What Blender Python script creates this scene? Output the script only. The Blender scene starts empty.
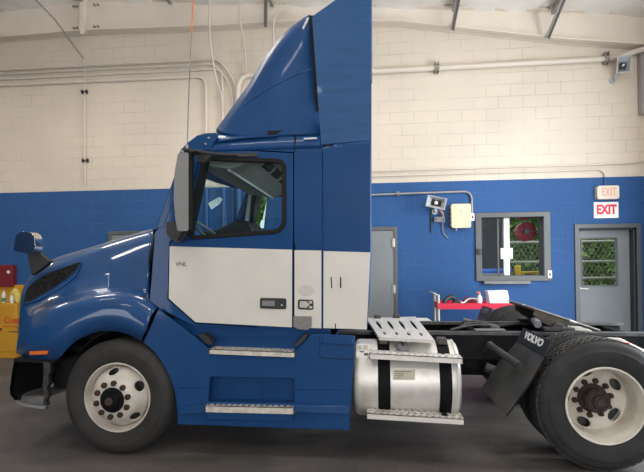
import bpy, bmesh, math, random
from mathutils import Vector, Matrix
from mathutils.geometry import delaunay_2d_cdt
from mathutils.bvhtree import BVHTree

random.seed(7)
S = bpy.context.scene
COL = S.collection
R = math.radians

# ------------------------------------------------------------------ camera
FPX, CX, CY, CAMH = 480.0, 322.0, 257.0, 1.62
YAW, PITCH, ROLL = R(6), R(0.7), 0.009
cam_f = Vector((-math.sin(YAW) * math.cos(PITCH), math.cos(YAW) * math.cos(PITCH), math.sin(PITCH)))
r0 = Vector((math.cos(YAW), math.sin(YAW), 0))
u0 = r0.cross(cam_f)
cam_r = r0 * math.cos(ROLL) - u0 * math.sin(ROLL)
cam_u = r0 * math.sin(ROLL) + u0 * math.cos(ROLL)
cd = bpy.data.cameras.new('camera')
cam = bpy.data.objects.new('camera', cd)
COL.objects.link(cam)
m = Matrix((cam_r, cam_u, -cam_f)).transposed().to_4x4()
m.translation = (0, 0, CAMH)
cam.matrix_world = m
cd.sensor_fit = 'HORIZONTAL'
cd.sensor_width = 36.0
cd.lens = FPX / 644 * 36.0
cd.shift_y = (CY - 236.0) / 644
cd.clip_end = 200
S.camera = cam

# ------------------------------------------------------------------ world, lights, exposure
S.view_settings.view_transform = 'Standard'
S.view_settings.look = 'None'
S.view_settings.gamma = 1
S.view_settings.exposure = 0.0
W = bpy.data.worlds.new('overcast_sky')
S.world = W
W.use_nodes = True
bg = W.node_tree.nodes['Background']
bg.inputs[0].default_value = (0.86, 0.93, 1.0, 1)
bg.inputs[1].default_value = 1.8


def area(name, loc, rot, sx, sy, power, color=(1, 1, 1), spread=180):
    l = bpy.data.lights.new(name, 'AREA')
    l.shape = 'RECTANGLE'
    l.size, l.size_y = sx, sy
    l.energy = power
    l.color = color
    l.spread = R(spread)
    o = bpy.data.objects.new(name, l)
    o.location = loc
    o.rotation_euler = rot
    COL.objects.link(o)
    return o


# daylight through the open bay doors behind the camera and in the right wall
area('bay_daylight_front_right', (2.1, -5.85, 2.1), (R(90), 0, 0), 4.0, 4.0, 330, (1.0, 0.98, 0.95))
area('bay_daylight_front_left', (-7.5, -5.85, 2.1), (R(90), 0, 0), 2.8, 4.0, 110, (1.0, 0.98, 0.95))
area('bay_daylight_right', (4.5, 4.95, 2.1), (R(90), 0, R(90)), 2.5, 4.0, 400, (0.88, 0.95, 1.0))


# ------------------------------------------------------------------ helpers
def at(px, py, Y):
    """The world point at distance plane Y that is seen at pixel (px, py)."""
    a = (px - CX) / FPX
    b = -(py - CY) / FPX
    d = cam_f + cam_r * a + cam_u * b
    t = Y / d.y
    return Vector((d.x * t, Y, CAMH + d.z * t))


def xz(pts, Y):
    return [(at(x, y, Y).x, at(x, y, Y).z) for x, y in pts]


YC = 5.18            # centre line of the truck


class MB:
    def __init__(self):
        self.v = []
        self.f = []
        self.mi = []
        self.cur = 0

    def add(self, vs, fs):
        n = len(self.v)
        self.v += [tuple(v) for v in vs]
        for f in fs:
            self.f.append([i + n for i in f])
            self.mi.append(self.cur)
        return self

    def box(self, x0, x1, y0, y1, z0, z1, M=None):
        vs = [Vector((x, y, z)) for x in (x0, x1) for y in (y0, y1) for z in (z0, z1)]
        if M is not None:
            vs = [M @ v for v in vs]
        return self.add(vs, [(0, 1, 3, 2), (4, 6, 7, 5), (0, 4, 5, 1), (2, 3, 7, 6), (0, 2, 6, 4), (1, 5, 7, 3)])

    def hexa(self, p):     # 8 points: bottom loop 0-3, top loop 4-7
        return self.add(p, [(3, 2, 1, 0), (4, 5, 6, 7), (0, 1, 5, 4), (1, 2, 6, 5), (2, 3, 7, 6), (3, 0, 4, 7)])

    def plate(self, outline, holes, y0, y1, bump=None):
        """outline, holes: lists of (x, z); a plate with through holes between y0 and y1."""
        pts, edges = [], []
        for loop in [outline] + list(holes):
            n = len(pts)
            pts += [Vector(p) for p in loop]
            edges += [(n + i, n + (i + 1) % len(loop)) for i in range(len(loop))]
        vo, eo, fo, _, _, _ = delaunay_2d_cdt(pts, edges, [], 0, 1e-6)

        def inside(p, poly):
            c = False
            j = len(poly) - 1
            for i in range(len(poly)):
                a, b = poly[i], poly[j]
                if (a[1] > p[1]) != (b[1] > p[1]) and p[0] < (b[0] - a[0]) * (p[1] - a[1]) / (b[1] - a[1]) + a[0]:
                    c = not c
                j = i
            return c
        tris = []
        for f in fo:
            cpt = sum((vo[i] for i in f), Vector((0, 0))) / len(f)
            if inside(cpt, outline) and not any(inside(cpt, h) for h in holes):
                tris.append(f)
        n = len(vo)
        vs = [(p.x, y0, p.y) for p in vo] + [(p.x, y1, p.y) for p in vo]
        fs = [tuple(f) for f in tris] + [tuple(i + n for i in reversed(f)) for f in tris]
        cnt = {}
        for f in tris:
            for i in range(len(f)):
                a, b = f[i], f[(i + 1) % len(f)]
                cnt[(a, b)] = 1
        for (a, b) in list(cnt):
            if (b, a) not in cnt:
                fs.append((b, a, a + n, b + n))
        return self.add(vs, fs)

    def lathe(self, prof, c, axis='Y', n=48, closed=False):
        """prof: (r, h) pairs; revolved about the axis through c."""
        k = len(prof)
        vs, fs = [], []
        for i in range(n):
            t = 2 * math.pi * i / n
            for r, h in prof:
                a, b = r * math.cos(t), r * math.sin(t)
                if axis == 'Y':
                    p = (c[0] + a, c[1] + h, c[2] + b)
                elif axis == 'X':
                    p = (c[0] + h, c[1] + a, c[2] + b)
                else:
                    p = (c[0] + a, c[1] + b, c[2] + h)
                vs.append(p)
        for i in range(n):
            j = (i + 1) % n
            for q in range(k - 1 + (1 if closed else 0)):
                q2 = (q + 1) % k
                fs.append((i * k + q, i * k + q2, j * k + q2, j * k + q))
        return self.add(vs, fs)

    def cyl(self, c, r, h0, h1, axis='Y', n=24, r2=None, cap=0.0):
        r2 = r if r2 is None else r2
        prof = [(0.0001, h0), (r - cap, h0), (r, h0 + (cap if h1 > h0 else -cap)),
                (r2, h1 - (cap if h1 > h0 else -cap)), (r2 - cap, h1), (0.0001, h1)]
        return self.lathe(prof, c, axis, n)

    def tube(self, pts, r, n=10, closed=False):
        pts = [Vector(p) for p in pts]
        vs, fs = [], []
        N = len(pts)
        prev = None
        for i, p in enumerate(pts):
            if closed:
                d = (pts[(i + 1) % N] - pts[i - 1]).normalized()
            elif i == 0:
                d = (pts[1] - p).normalized()
            elif i == N - 1:
                d = (p - pts[-2]).normalized()
            else:
                d = ((pts[i + 1] - p).normalized() + (p - pts[i - 1]).normalized()).normalized()
            if prev is None:
                a = d.cross(Vector((0, 0, 1)))
                if a.length < .1:
                    a = d.cross(Vector((1, 0, 0)))
                a.normalize()
            else:
                a = (prev - d * prev.dot(d)).normalized()
            prev = a
            b = d.cross(a)
            rr = r[i] if isinstance(r, (list, tuple)) else r
            for k in range(n):
                t = 2 * math.pi * k / n
                vs.append(p + a * (rr * math.cos(t)) + b * (rr * math.sin(t)))
        for i in range(N if closed else N - 1):
            j = (i + 1) % N
            for k in range(n):
                l = (k + 1) % n
                fs.append((i * n + k, i * n + l, j * n + l, j * n + k))
        if not closed:
            fs.append(tuple(reversed(range(n))))
            fs.append(tuple((N - 1) * n + k for k in range(n)))
        return self.add(vs, fs)

    def grid(self, rows, closed_u=False):
        """rows of equal length -> quad surface"""
        k = len(rows[0])
        vs = [p for r_ in rows for p in r_]
        fs = []
        for i in range(len(rows) - 1):
            for j in range(k - 1 + (1 if closed_u else 0)):
                j2 = (j + 1) % k
                fs.append((i * k + j, i * k + j2, (i + 1) * k + j2, (i + 1) * k + j))
        return self.add(vs, fs)

    def build(self, name, mat, parent=None, bevel=0, smooth=0, solid=0, seg=2, recalc=True, offset=-1):
        me = bpy.data.meshes.new(name)
        me.from_pydata(self.v, [], self.f)
        mats = mat if isinstance(mat, (list, tuple)) else [mat]
        for mm in mats:
            me.materials.append(mm)
        for p, i in zip(me.polygons, self.mi):
            p.material_index = min(i, len(mats) - 1)
        if recalc:
            bm = bmesh.new()
            bm.from_mesh(me)
            bmesh.ops.remove_doubles(bm, verts=bm.verts, dist=1e-5)
            bmesh.ops.recalc_face_normals(bm, faces=bm.faces)
            bm.to_mesh(me)
            bm.free()
        if smooth:
            for p in me.polygons:
                p.use_smooth = True
            me.set_sharp_from_angle(angle=R(smooth))
        o = bpy.data.objects.new(name, me)
        COL.objects.link(o)
        if parent is not None:
            o.parent = parent
            o.matrix_parent_inverse = Matrix.Translation(-abs_loc(parent))
        if solid:
            s = o.modifiers.new('solid', 'SOLIDIFY')
            s.thickness = solid
            s.offset = offset
        if bevel:
            b = o.modifiers.new('bevel', 'BEVEL')
            b.width = bevel
            b.segments = seg
            b.limit_method = 'ANGLE'
            b.angle_limit = R(35)
            b.harden_normals = False
            if not smooth:
                for p in me.polygons:
                    p.use_smooth = True
                me.set_sharp_from_angle(angle=R(50))
        return o


def abs_loc(o):
    """world position of a parent: meshes are built in world coordinates, empties carry a location"""
    v = Vector((0, 0, 0))
    if o.type != 'EMPTY':
        return v
    while o is not None:
        v += Vector(o.location)
        o = o.parent
    return v


def tag(o, label=None, cat=None, group=None, kind=None):
    if label: o['label'] = label
    if cat: o['category'] = cat
    if group: o['group'] = group
    if kind: o['kind'] = kind
    return o


def thing(name, loc, label, cat, group=None, kind=None):
    o = bpy.data.objects.new(name, None)
    o.empty_display_size = .1
    o.location = loc
    COL.objects.link(o)
    return tag(o, label, cat, group, kind)


def copy_tree(o, parent=None):
    c = o.copy()
    COL.objects.link(c)
    if parent is not None:
        mi = o.matrix_parent_inverse.copy()
        c.parent = parent
        c.matrix_parent_inverse = mi
    for ch in list(o.children):
        copy_tree(ch, c)
    return c


def text(name, body, size, M, mat, parent=None, width=None, depth=.002, bold=0.0, align='CENTER'):
    """Lettering as a mesh part; M places the text's XY plane."""
    cu = bpy.data.curves.new(name, 'FONT')
    cu.body = body
    cu.size = size
    cu.align_x = align
    cu.align_y = 'CENTER'
    cu.extrude = depth
    cu.offset = bold
    tmp = bpy.data.objects.new(name + '_tmp', cu)
    COL.objects.link(tmp)
    bpy.context.view_layer.update()
    dg = bpy.context.evaluated_depsgraph_get()
    me = bpy.data.meshes.new_from_object(tmp.evaluated_get(dg))
    w = max(v.co.x for v in me.vertices) - min(v.co.x for v in me.vertices)
    k = width / w if width else 1
    for v in me.vertices:
        v.co = M @ Vector((v.co.x * k, v.co.y, v.co.z))
    bpy.data.objects.remove(tmp)
    me.materials.clear()
    me.materials.append(mat)
    me.name = name
    o = bpy.data.objects.new(name, me)
    COL.objects.link(o)
    if parent is not None:
        o.parent = parent
        o.matrix_parent_inverse = Matrix.Translation(-abs_loc(parent))
    return o


def facing(p):
    """Matrix for something that faces the camera side (-Y) at point p: local x = +X, local y = +Z."""
    return Matrix.Translation(p) @ Matrix.Rotation(R(90), 4, 'X')


def spline(pts, n=8):
    """Catmull-Rom through the points."""
    out = []
    P_ = [Vector(p) for p in pts]
    for i in range(len(P_) - 1):
        p0, p1, p2, p3 = P_[max(i - 1, 0)], P_[i], P_[i + 1], P_[min(i + 2, len(P_) - 1)]
        for k in range(n):
            t = k / n
            out.append(0.5 * ((2 * p1) + (p2 - p0) * t + (2 * p0 - 5 * p1 + 4 * p2 - p3) * t * t
                              + (3 * p1 - p0 - 3 * p2 + p3) * t ** 3))
    out.append(P_[-1])
    return out


def interp(tab, x):
    """piecewise linear through sorted (x, y) pairs"""
    if x <= tab[0][0]: return tab[0][1]
    for (a, b), (c, d) in zip(tab, tab[1:]):
        if x <= c:
            return b + (d - b) * (x - a) / (c - a)
    return tab[-1][1]


def rrect(x0, x1, z0, z1, r, n=5):
    o = []
    for cx_, cz, a0 in ((x1 - r, z1 - r, 0), (x0 + r, z1 - r, 90), (x0 + r, z0 + r, 180), (x1 - r, z0 + r, 270)):
        for k in range(n + 1):
            t = R(a0 + 90 * k / n)
            o.append((cx_ + r * math.cos(t), cz + r * math.sin(t)))
    return o


def round_poly(pts, rad, n=4):
    """round the corners of a polygon of (x, z)"""
    out = []
    N = len(pts)
    for i in range(N):
        p = Vector(pts[i]); a = Vector(pts[i - 1]); b = Vector(pts[(i + 1) % N])
        rr = rad[i] if isinstance(rad, (list, tuple)) else rad
        if rr <= 0:
            out.append(tuple(p)); continue
        d1 = (a - p); d2 = (b - p)
        r1 = min(rr, d1.length * .48, d2.length * .48)
        p1 = p + d1.normalized() * r1
        p2 = p + d2.normalized() * r1
        for k in range(n + 1):
            t = k / n
            out.append(tuple(p1 * (1 - t) ** 2 + p * 2 * t * (1 - t) + p2 * t * t))
    return out


# ------------------------------------------------------------------ materials
def principled(name, col, rough=.5, metal=0, coat=0, spec=.5, noise=0, nscale=8, bump=0, bscale=60, col2=None, alpha=1, emis=None, estr=0, nlo=.35, nhi=.7):
    mt = bpy.data.materials.new(name)
    mt.use_nodes = True
    nt = mt.node_tree
    b = nt.nodes['Principled BSDF']
    b.inputs['Base Color'].default_value = (*col, 1)
    b.inputs['Roughness'].default_value = rough
    b.inputs['Metallic'].default_value = metal
    b.inputs['Coat Weight'].default_value = coat
    b.inputs['Coat Roughness'].default_value = .04
    b.inputs['Specular IOR Level'].default_value = spec
    if emis:
        b.inputs['Emission Color'].default_value = (*emis, 1)
        b.inputs['Emission Strength'].default_value = estr
    tc = nt.nodes.new('ShaderNodeTexCoord')
    if noise or col2:
        n = nt.nodes.new('ShaderNodeTexNoise')
        n.inputs['Scale'].default_value = nscale
        n.inputs['Detail'].default_value = 6
        nt.links.new(tc.outputs['Object'], n.inputs['Vector'])
        rp = nt.nodes.new('ShaderNodeValToRGB')
        c2 = col2 or tuple(c * (1 - noise) for c in col)
        rp.color_ramp.elements[0].position = nlo
        rp.color_ramp.elements[1].position = nhi
        rp.color_ramp.elements[0].color = (*col, 1)
        rp.color_ramp.elements[1].color = (*c2, 1)
        nt.links.new(n.outputs['Fac'], rp.inputs['Fac'])
        nt.links.new(rp.outputs['Color'], b.inputs['Base Color'])
    if bump:
        n2 = nt.nodes.new('ShaderNodeTexNoise')
        n2.inputs['Scale'].default_value = bscale
        nt.links.new(tc.outputs['Object'], n2.inputs['Vector'])
        bp = nt.nodes.new('ShaderNodeBump')
        bp.inputs['Strength'].default_value = bump
        bp.inputs['Distance'].default_value = .01
        nt.links.new(n2.outputs['Fac'], bp.inputs['Height'])
        nt.links.new(bp.outputs['Normal'], b.inputs['Normal'])
    return mt


def glass(name, tint=(1, 1, 1), refl=1.0):
    mt = bpy.data.materials.new(name)
    mt.use_nodes = True
    nt = mt.node_tree
    nt.nodes.remove(nt.nodes['Principled BSDF'])
    out = nt.nodes['Material Output']
    tr = nt.nodes.new('ShaderNodeBsdfTransparent')
    tr.inputs[0].default_value = (*tint, 1)
    gl = nt.nodes.new('ShaderNodeBsdfGlossy')
    gl.inputs['Roughness'].default_value = .02
    lw = nt.nodes.new('ShaderNodeLayerWeight')
    lw.inputs['Blend'].default_value = .5
    pw = nt.nodes.new('ShaderNodeMath')
    pw.operation = 'POWER'
    pw.inputs[1].default_value = 5
    fr = nt.nodes.new('ShaderNodeMapRange')
    fr.inputs['To Min'].default_value = .045
    fr.inputs['To Max'].default_value = .9
    nt.links.new(lw.outputs['Facing'], pw.inputs[0])
    nt.links.new(pw.outputs[0], fr.inputs['Value'])
    mu = nt.nodes.new('ShaderNodeMath')
    mu.operation = 'MULTIPLY'
    mu.inputs[1].default_value = refl
    mx = nt.nodes.new('ShaderNodeMixShader')
    nt.links.new(fr.outputs[0], mu.inputs[0])
    nt.links.new(mu.outputs[0], mx.inputs[0])
    nt.links.new(tr.outputs[0], mx.inputs[1])
    nt.links.new(gl.outputs[0], mx.inputs[2])
    nt.links.new(mx.outputs[0], out.inputs['Surface'])
    return mt


def block_wall(name, split):
    """Painted concrete block: blue below `split`, off-white above, with courses and worn patches."""
    mt = bpy.data.materials.new(name)
    mt.use_nodes = True
    nt = mt.node_tree
    N, L = nt.nodes, nt.links
    b = N['Principled BSDF']
    b.inputs['Roughness'].default_value = .6
    b.inputs['Specular IOR Level'].default_value = .2
    tc = N.new('ShaderNodeTexCoord')
    sp = N.new('ShaderNodeSeparateXYZ')
    L.new(tc.outputs['Object'], sp.inputs[0])
    ad = N.new('ShaderNodeMath'); ad.operation = 'ADD'
    L.new(sp.outputs['X'], ad.inputs[0]); L.new(sp.outputs['Y'], ad.inputs[1])
    zo = N.new('ShaderNodeMath'); zo.operation = 'ADD'; zo.inputs[1].default_value = .045 + 20.3
    L.new(sp.outputs['Z'], zo.inputs[0])
    cb = N.new('ShaderNodeCombineXYZ')
    L.new(ad.outputs[0], cb.inputs['X']); L.new(zo.outputs[0], cb.inputs['Y'])
    br = N.new('ShaderNodeTexBrick')
    br.inputs['Scale'].default_value = 1
    br.inputs['Brick Width'].default_value = .406
    br.inputs['Row Height'].default_value = .203
    br.inputs['Mortar Size'].default_value = .006
    br.inputs['Mortar Smooth'].default_value = .4
    br.inputs['Bias'].default_value = 0
    br.inputs['Color1'].default_value = (1, 1, 1, 1)
    br.inputs['Color2'].default_value = (.94, .94, .94, 1)
    L.new(cb.outputs[0], br.inputs['Vector'])
    n1 = N.new('ShaderNodeTexNoise'); n1.inputs['Scale'].default_value = 1.6; n1.inputs['Detail'].default_value = 5
    L.new(tc.outputs['Object'], n1.inputs['Vector'])
    msk = N.new('ShaderNodeMapRange')
    msk.inputs['From Min'].default_value = .4; msk.inputs['From Max'].default_value = .62
    msk.inputs['To Min'].default_value = .05; msk.inputs['To Max'].default_value = .75
    L.new(n1.outputs['Fac'], msk.inputs['Value'])
    mm = N.new('ShaderNodeMath'); mm.operation = 'MULTIPLY'
    L.new(br.outputs['Fac'], mm.inputs[0]); L.new(msk.outputs[0], mm.inputs[1])
    gt = N.new('ShaderNodeMath'); gt.operation = 'GREATER_THAN'; gt.inputs[1].default_value = split
    L.new(sp.outputs['Z'], gt.inputs[0])
    base = N.new('ShaderNodeMix'); base.data_type = 'RGBA'
    base.inputs['A'].default_value = (.028, .092, .25, 1)
    base.inputs['B'].default_value = (.66, .575, .475, 1)
    L.new(gt.outputs[0], base.inputs['Factor'])
    mor = N.new('ShaderNodeMix'); mor.data_type = 'RGBA'
    mor.inputs['A'].default_value = (.05, .12, .31, 1)
    mor.inputs['B'].default_value = (.44, .375, .305, 1)
    L.new(gt.outputs[0], mor.inputs['Factor'])
    # soft grime
    n2 = N.new('ShaderNodeTexNoise'); n2.inputs['Scale'].default_value = .7; n2.inputs['Detail'].default_value = 8
    L.new(tc.outputs['Object'], n2.inputs['Vector'])
    gr = N.new('ShaderNodeMapRange')
    gr.inputs['From Min'].default_value = .35; gr.inputs['From Max'].default_value = .7
    gr.inputs['To Min'].default_value = 1.0; gr.inputs['To Max'].default_value = .88
    L.new(n2.outputs['Fac'], gr.inputs['Value'])
    mul = N.new('ShaderNodeMix'); mul.data_type = 'RGBA'; mul.blend_type = 'MULTIPLY'; mul.inputs['Factor'].default_value = 1
    L.new(base.outputs['Result'], mul.inputs['A']); L.new(br.outputs['Color'], mul.inputs['B'])
    mul2 = N.new('ShaderNodeMix'); mul2.data_type = 'RGBA'; mul2.blend_type = 'MULTIPLY'; mul2.inputs['Factor'].default_value = 1
    L.new(base.outputs['Result'], mul2.inputs['A']); L.new(gr.outputs[0], mul2.inputs['B'])
    fin = N.new('ShaderNodeMix'); fin.data_type = 'RGBA'
    L.new(mm.outputs[0], fin.inputs['Factor'])
    L.new(mul2.outputs['Result'], fin.inputs['A']); L.new(mor.outputs['Result'], fin.inputs['B'])
    L.new(fin.outputs['Result'], b.inputs['Base Color'])
    bp = N.new('ShaderNodeBump'); bp.inputs['Strength'].default_value = .35; bp.inputs['Distance'].default_value = .006; bp.invert = True
    L.new(br.outputs['Fac'], bp.inputs['Height'])
    L.new(bp.outputs['Normal'], b.inputs['Normal'])
    return mt


def floor_mat():
    mt = bpy.data.materials.new('stained_concrete')
    mt.use_nodes = True
    nt = mt.node_tree
    N, L = nt.nodes, nt.links
    b = N['Principled BSDF']
    tc = N.new('ShaderNodeTexCoord')
    mp = N.new('ShaderNodeMapping')
    mp.inputs['Scale'].default_value = (.55, 1.3, 1)
    L.new(tc.outputs['Object'], mp.inputs['Vector'])
    n = N.new('ShaderNodeTexNoise'); n.inputs['Scale'].default_value = 1.8; n.inputs['Detail'].default_value = 9; n.inputs['Roughness'].default_value = .62
    L.new(mp.outputs[0], n.inputs['Vector'])
    rp = N.new('ShaderNodeValToRGB')
    e = rp.color_ramp.elements
    e[0].position = .3; e[0].color = (.060, .053, .048, 1)
    e[1].position = .72; e[1].color = (.135, .12, .108, 1)
    L.new(n.outputs['Fac'], rp.inputs['Fac'])
    n2 = N.new('ShaderNodeTexNoise'); n2.inputs['Scale'].default_value = 28; n2.inputs['Detail'].default_value = 4
    L.new(tc.outputs['Object'], n2.inputs['Vector'])
    r2 = N.new('ShaderNodeMapRange')
    r2.inputs['From Min'].default_value = .3; r2.inputs['From Max'].default_value = .7
    r2.inputs['To Min'].default_value = .82; r2.inputs['To Max'].default_value = 1.15
    L.new(n2.outputs['Fac'], r2.inputs['Value'])
    mx = N.new('ShaderNodeMix'); mx.data_type = 'RGBA'; mx.blend_type = 'MULTIPLY'; mx.inputs['Factor'].default_value = 1
    L.new(rp.outputs['Color'], mx.inputs['A']); L.new(r2.outputs[0], mx.inputs['B'])
    L.new(mx.outputs['Result'], b.inputs['Base Color'])
    rr = N.new('ShaderNodeMapRange')
    rr.inputs['To Min'].default_value = .42; rr.inputs['To Max'].default_value = .75
    L.new(n.outputs['Fac'], rr.inputs['Value'])
    L.new(rr.outputs[0], b.inputs['Roughness'])
    bp = N.new('ShaderNodeBump'); bp.inputs['Strength'].default_value = .15; bp.inputs['Distance'].default_value = .004
    L.new(n2.outputs['Fac'], bp.inputs['Height'])
    L.new(bp.outputs['Normal'], b.inputs['Normal'])
    return mt


M = dict(
    paint=principled('blue_paint', (.009, .054, .17), .4, coat=.3, spec=.12, noise=.12, nscale=3),
    seamblue=principled('panel_gap_blue', (.006, .03, .085), .6, spec=.1),
    paintgloss=principled('blue_paint_polished', (.010, .060, .185), .36, coat=.75, spec=.15, noise=.1, nscale=3),
    paintsoft=principled('blue_paint_worn', (.0095, .055, .172), .5, coat=.1, spec=.15, noise=.15, nscale=3),
    white=principled('white_paint', (.63, .60, .54), .45, coat=.2, noise=.06, nscale=4),
    black=principled('black_plastic', (.018, .018, .02), .5, noise=.3, nscale=20),
    rubber=principled('tire_rubber', (.017, .0155, .0145), .72, col2=(.028, .0255, .0235), nscale=9, bump=.2, bscale=90),
    rubber_dusty=principled('dusty_tire_rubber', (.012, .0122, .013), .75, col2=(.026, .026, .027), nscale=7, bump=.2, bscale=90),
    seal=principled('rubber_seal', (.008, .008, .008), .75, spec=.25),
    rim=principled('white_steel_rim', (.62, .58, .52), .42, col2=(.46, .41, .35), nscale=7, coat=.1),
    rim_cream=principled('cream_steel_rim', (.72, .68, .60), .45, col2=(.50, .44, .36), nscale=5, nlo=.45, nhi=.8),
    rust=principled('rusty_iron', (.07, .04, .03), .75, col2=(.03, .022, .02), nscale=25, metal=.3, bump=.4),
    iron=principled('dark_iron', (.02, .019, .019), .6, col2=(.045, .04, .036), nscale=14, bump=.2),
    frame=principled('black_frame_paint', (.0035, .0038, .005), .65, spec=.12, col2=(.009, .009, .010), nscale=10),
    greymetal=principled('grey_metal', (.19, .19, .195), .5, noise=.2, nscale=12),
    flangegrey=principled('grey_flange', (.075, .077, .08), .6, col2=(.03, .03, .032), nscale=9),  # paler grey than the web, for the top flange of the rails
    brownplate=principled('greasy_steel', (.085, .07, .055), .5, col2=(.04, .034, .03), nscale=12, metal=.4),
    brightsteel=principled('worn_bright_steel', (.55, .53, .48), .38, metal=.6, noise=.25, nscale=15),
    alu=principled('dull_aluminium', (.66, .63, .58), .45, metal=.12, noise=.14, nscale=9),
    tread=principled('aluminium_tread', (.64, .6, .53), .5, metal=.1, noise=.3, nscale=20),
    dirtyalu=principled('dirty_aluminium', (.66, .64, .60), .42, metal=.4, col2=(.46, .41, .34), nscale=6, nlo=.5, nhi=.85),
    chrome=principled('chrome', (.8, .8, .8), .08, metal=1),
    mirrorglass=principled('mirror_glass', (.92, .95, .93), .01, metal=1),
    flap=principled('rubber_flap', (.03, .03, .029), .5, col2=(.065, .062, .057), nscale=6),
    treadblk=principled('dusty_lit_tread', (.055, .052, .047), .85, col2=(.024, .023, .022), nscale=16),  # dusty blocks, colour raised to carry the light from above
    discshade=principled('grimy_shaded_disc', (.56, .51, .44), .5, col2=(.36, .31, .25), nscale=6, nlo=.45, nhi=.8),  # disc darkened for the shade inside the dish, with grime patches
    silver=principled('grey_plastic', (.20, .20, .20), .5, noise=.1),
    greyrub=principled('grey_rubber', (.20, .195, .19), .65, noise=.2, nscale=30),
    orange=principled('amber_lens', (.75, .16, .02), .3),
    redlens=principled('red_lens', (.6, .05, .03), .3),
    hoodrefl=principled('hood_reflection_tone', (.16, .19, .27), .12, coat=1, col2=(.03, .06, .14), nscale=7),  # tone of the reflection painted on the hood side
    lens=principled('clear_lens', (.7, .72, .75), .15, coat=.5),
    cabgrey=principled('cab_trim_grey', (.42, .40, .37), .8, noise=.1),
    cablight=principled('headliner_fabric', (.78, .75, .69), .85, noise=.08),
    dash=principled('dashboard_black', (.02, .02, .021), .6),
    letter=principled('white_lettering', (.75, .74, .70), .5),
    badge=principled('dark_badge', (.08, .08, .09), .4),
    ghost=principled('faded_oval', (.52, .49, .44), .5),
    paper=principled('white_paper', (.85, .85, .84), .7),
    wallmat=block_wall('painted_block_wall', 3.0),
    floor=floor_mat(),
    beam=principled('beam_paint', (.76, .67, .57), .5, noise=.1, nscale=2),
    vinyl=principled('white_vinyl_insulation', (.88, .84, .79), .45, bump=.6, bscale=5, noise=.12, nscale=3),
    purlin=principled('grey_purlin', (.33, .31, .29), .5),
    brace=principled('grey_brace', (.27, .25, .23), .5),
    doorgrey=principled('grey_door_paint', (.20, .215, .225), .45, noise=.12, nscale=3),
    framegrey=principled('grey_frame_paint', (.095, .10, .10), .45, noise=.12, nscale=5),
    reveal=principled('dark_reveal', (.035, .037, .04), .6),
    glass=glass('window_glass', (.93, .96, .95), .35),
    autoglass=glass('auto_glass', (.82, .90, .90), .35),
    conduit=principled('painted_conduit', (.62, .55, .47), .45),
    conduitg=principled('grey_conduit', (.32, .31, .29), .4, metal=.3),
    cream=principled('cream_plastic', (.72, .62, .40), .45),
    speaker=principled('grey_horn', (.42, .43, .44), .4),
    speakerdark=principled('dark_horn_throat', (.03, .03, .032), .6),
    signwhite=principled('sign_white', (.86, .82, .78), .4),
    signred=principled('sign_red', (.72, .02, .05), .45),
    fadered=principled('faded_red', (.70, .27, .19), .5),
    signcream=principled('sign_cream', (.72, .60, .48), .45),
    cartred=principled('cart_red', (.60, .012, .05), .4),
    yellow=principled('yellow_paint', (.56, .285, .022), .45, noise=.12, nscale=4),
    maroon=principled('maroon_paint', (.16, .014, .02), .4),
    bag=principled('yellow_bag', (.60, .53, .10), .5, col2=(.45, .30, .05), nscale=14),
    bottle=principled('white_bottle', (.62, .64, .58), .4),
    green=principled('green_label', (.03, .22, .15), .5),
    redtext=principled('red_ink', (.55, .06, .02), .5),
    leaf=principled('leaf_green', (.07, .15, .025), .6, col2=(.03, .07, .012), nscale=2),
    leaf2=principled('leaf_light', (.24, .38, .06), .6, col2=(.10, .20, .03), nscale=2),
    leaf3=principled('leaf_sunlit_tone', (.42, .62, .14), .5),  # pale leaf green with a sunlit look put into the colour
    ground=principled('pale_gravel', (.42, .36, .30), .9, noise=.4, nscale=30, bump=.5),
    fence=principled('galvanised_pipe', (.44, .43, .36), .45, metal=.3),
    bollard=principled('bollard_yellow', (.95, .60, .04), .5),
    reelred=principled('reel_red', (.40, .03, .045), .5),
    blueplastic=principled('blue_plastic', (.05, .15, .55), .5),
    pipewhite=principled('white_pipe', (.78, .76, .72), .4),
    darkshed=principled('dark_shed_wall', (.06, .062, .068), .7),
    lampglow=principled('lamp_tube', (1, 1, 1), .4, emis=(1, .96, .9), estr=26),
    lampbody=principled('lamp_body', (.7, .7, .68), .5),
    hose=principled('orange_cable', (.55, .2, .08), .5),
)

def split_paint(mt, split, low):
    nt = mt.node_tree
    b = nt.nodes['Principled BSDF']
    tc = nt.nodes.new('ShaderNodeTexCoord'); sp = nt.nodes.new('ShaderNodeSeparateXYZ')
    gt = nt.nodes.new('ShaderNodeMath'); gt.operation = 'GREATER_THAN'; gt.inputs[1].default_value = split
    mx = nt.nodes.new('ShaderNodeMix'); mx.data_type = 'RGBA'
    mx.inputs['A'].default_value = (*low, 1); mx.inputs['B'].default_value = b.inputs['Base Color'].default_value
    nt.links.new(tc.outputs['Object'], sp.inputs[0]); nt.links.new(sp.outputs['Z'], gt.inputs[0])
    nt.links.new(gt.outputs[0], mx.inputs['Factor']); nt.links.new(mx.outputs['Result'], b.inputs['Base Color'])
split_paint(M['conduit'], 3.0, (.035, .10, .26))

# ------------------------------------------------------------------ the room
WY = 8.4                                   # inner face of the back wall
def struct(name, mb, mat, label=None, **k):
    o = mb.build(name, mat, **k)
    return tag(o, label, None, None, 'structure')

XR, XL, YF = 4.56, -13.0, -6.0
FZ = -.04                                  # floor level
fl = MB(); fl.box(XL, XR, YF, WY, -.14, FZ)
struct('floor', fl, M['floor'], 'dark stained concrete shop floor')

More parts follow.
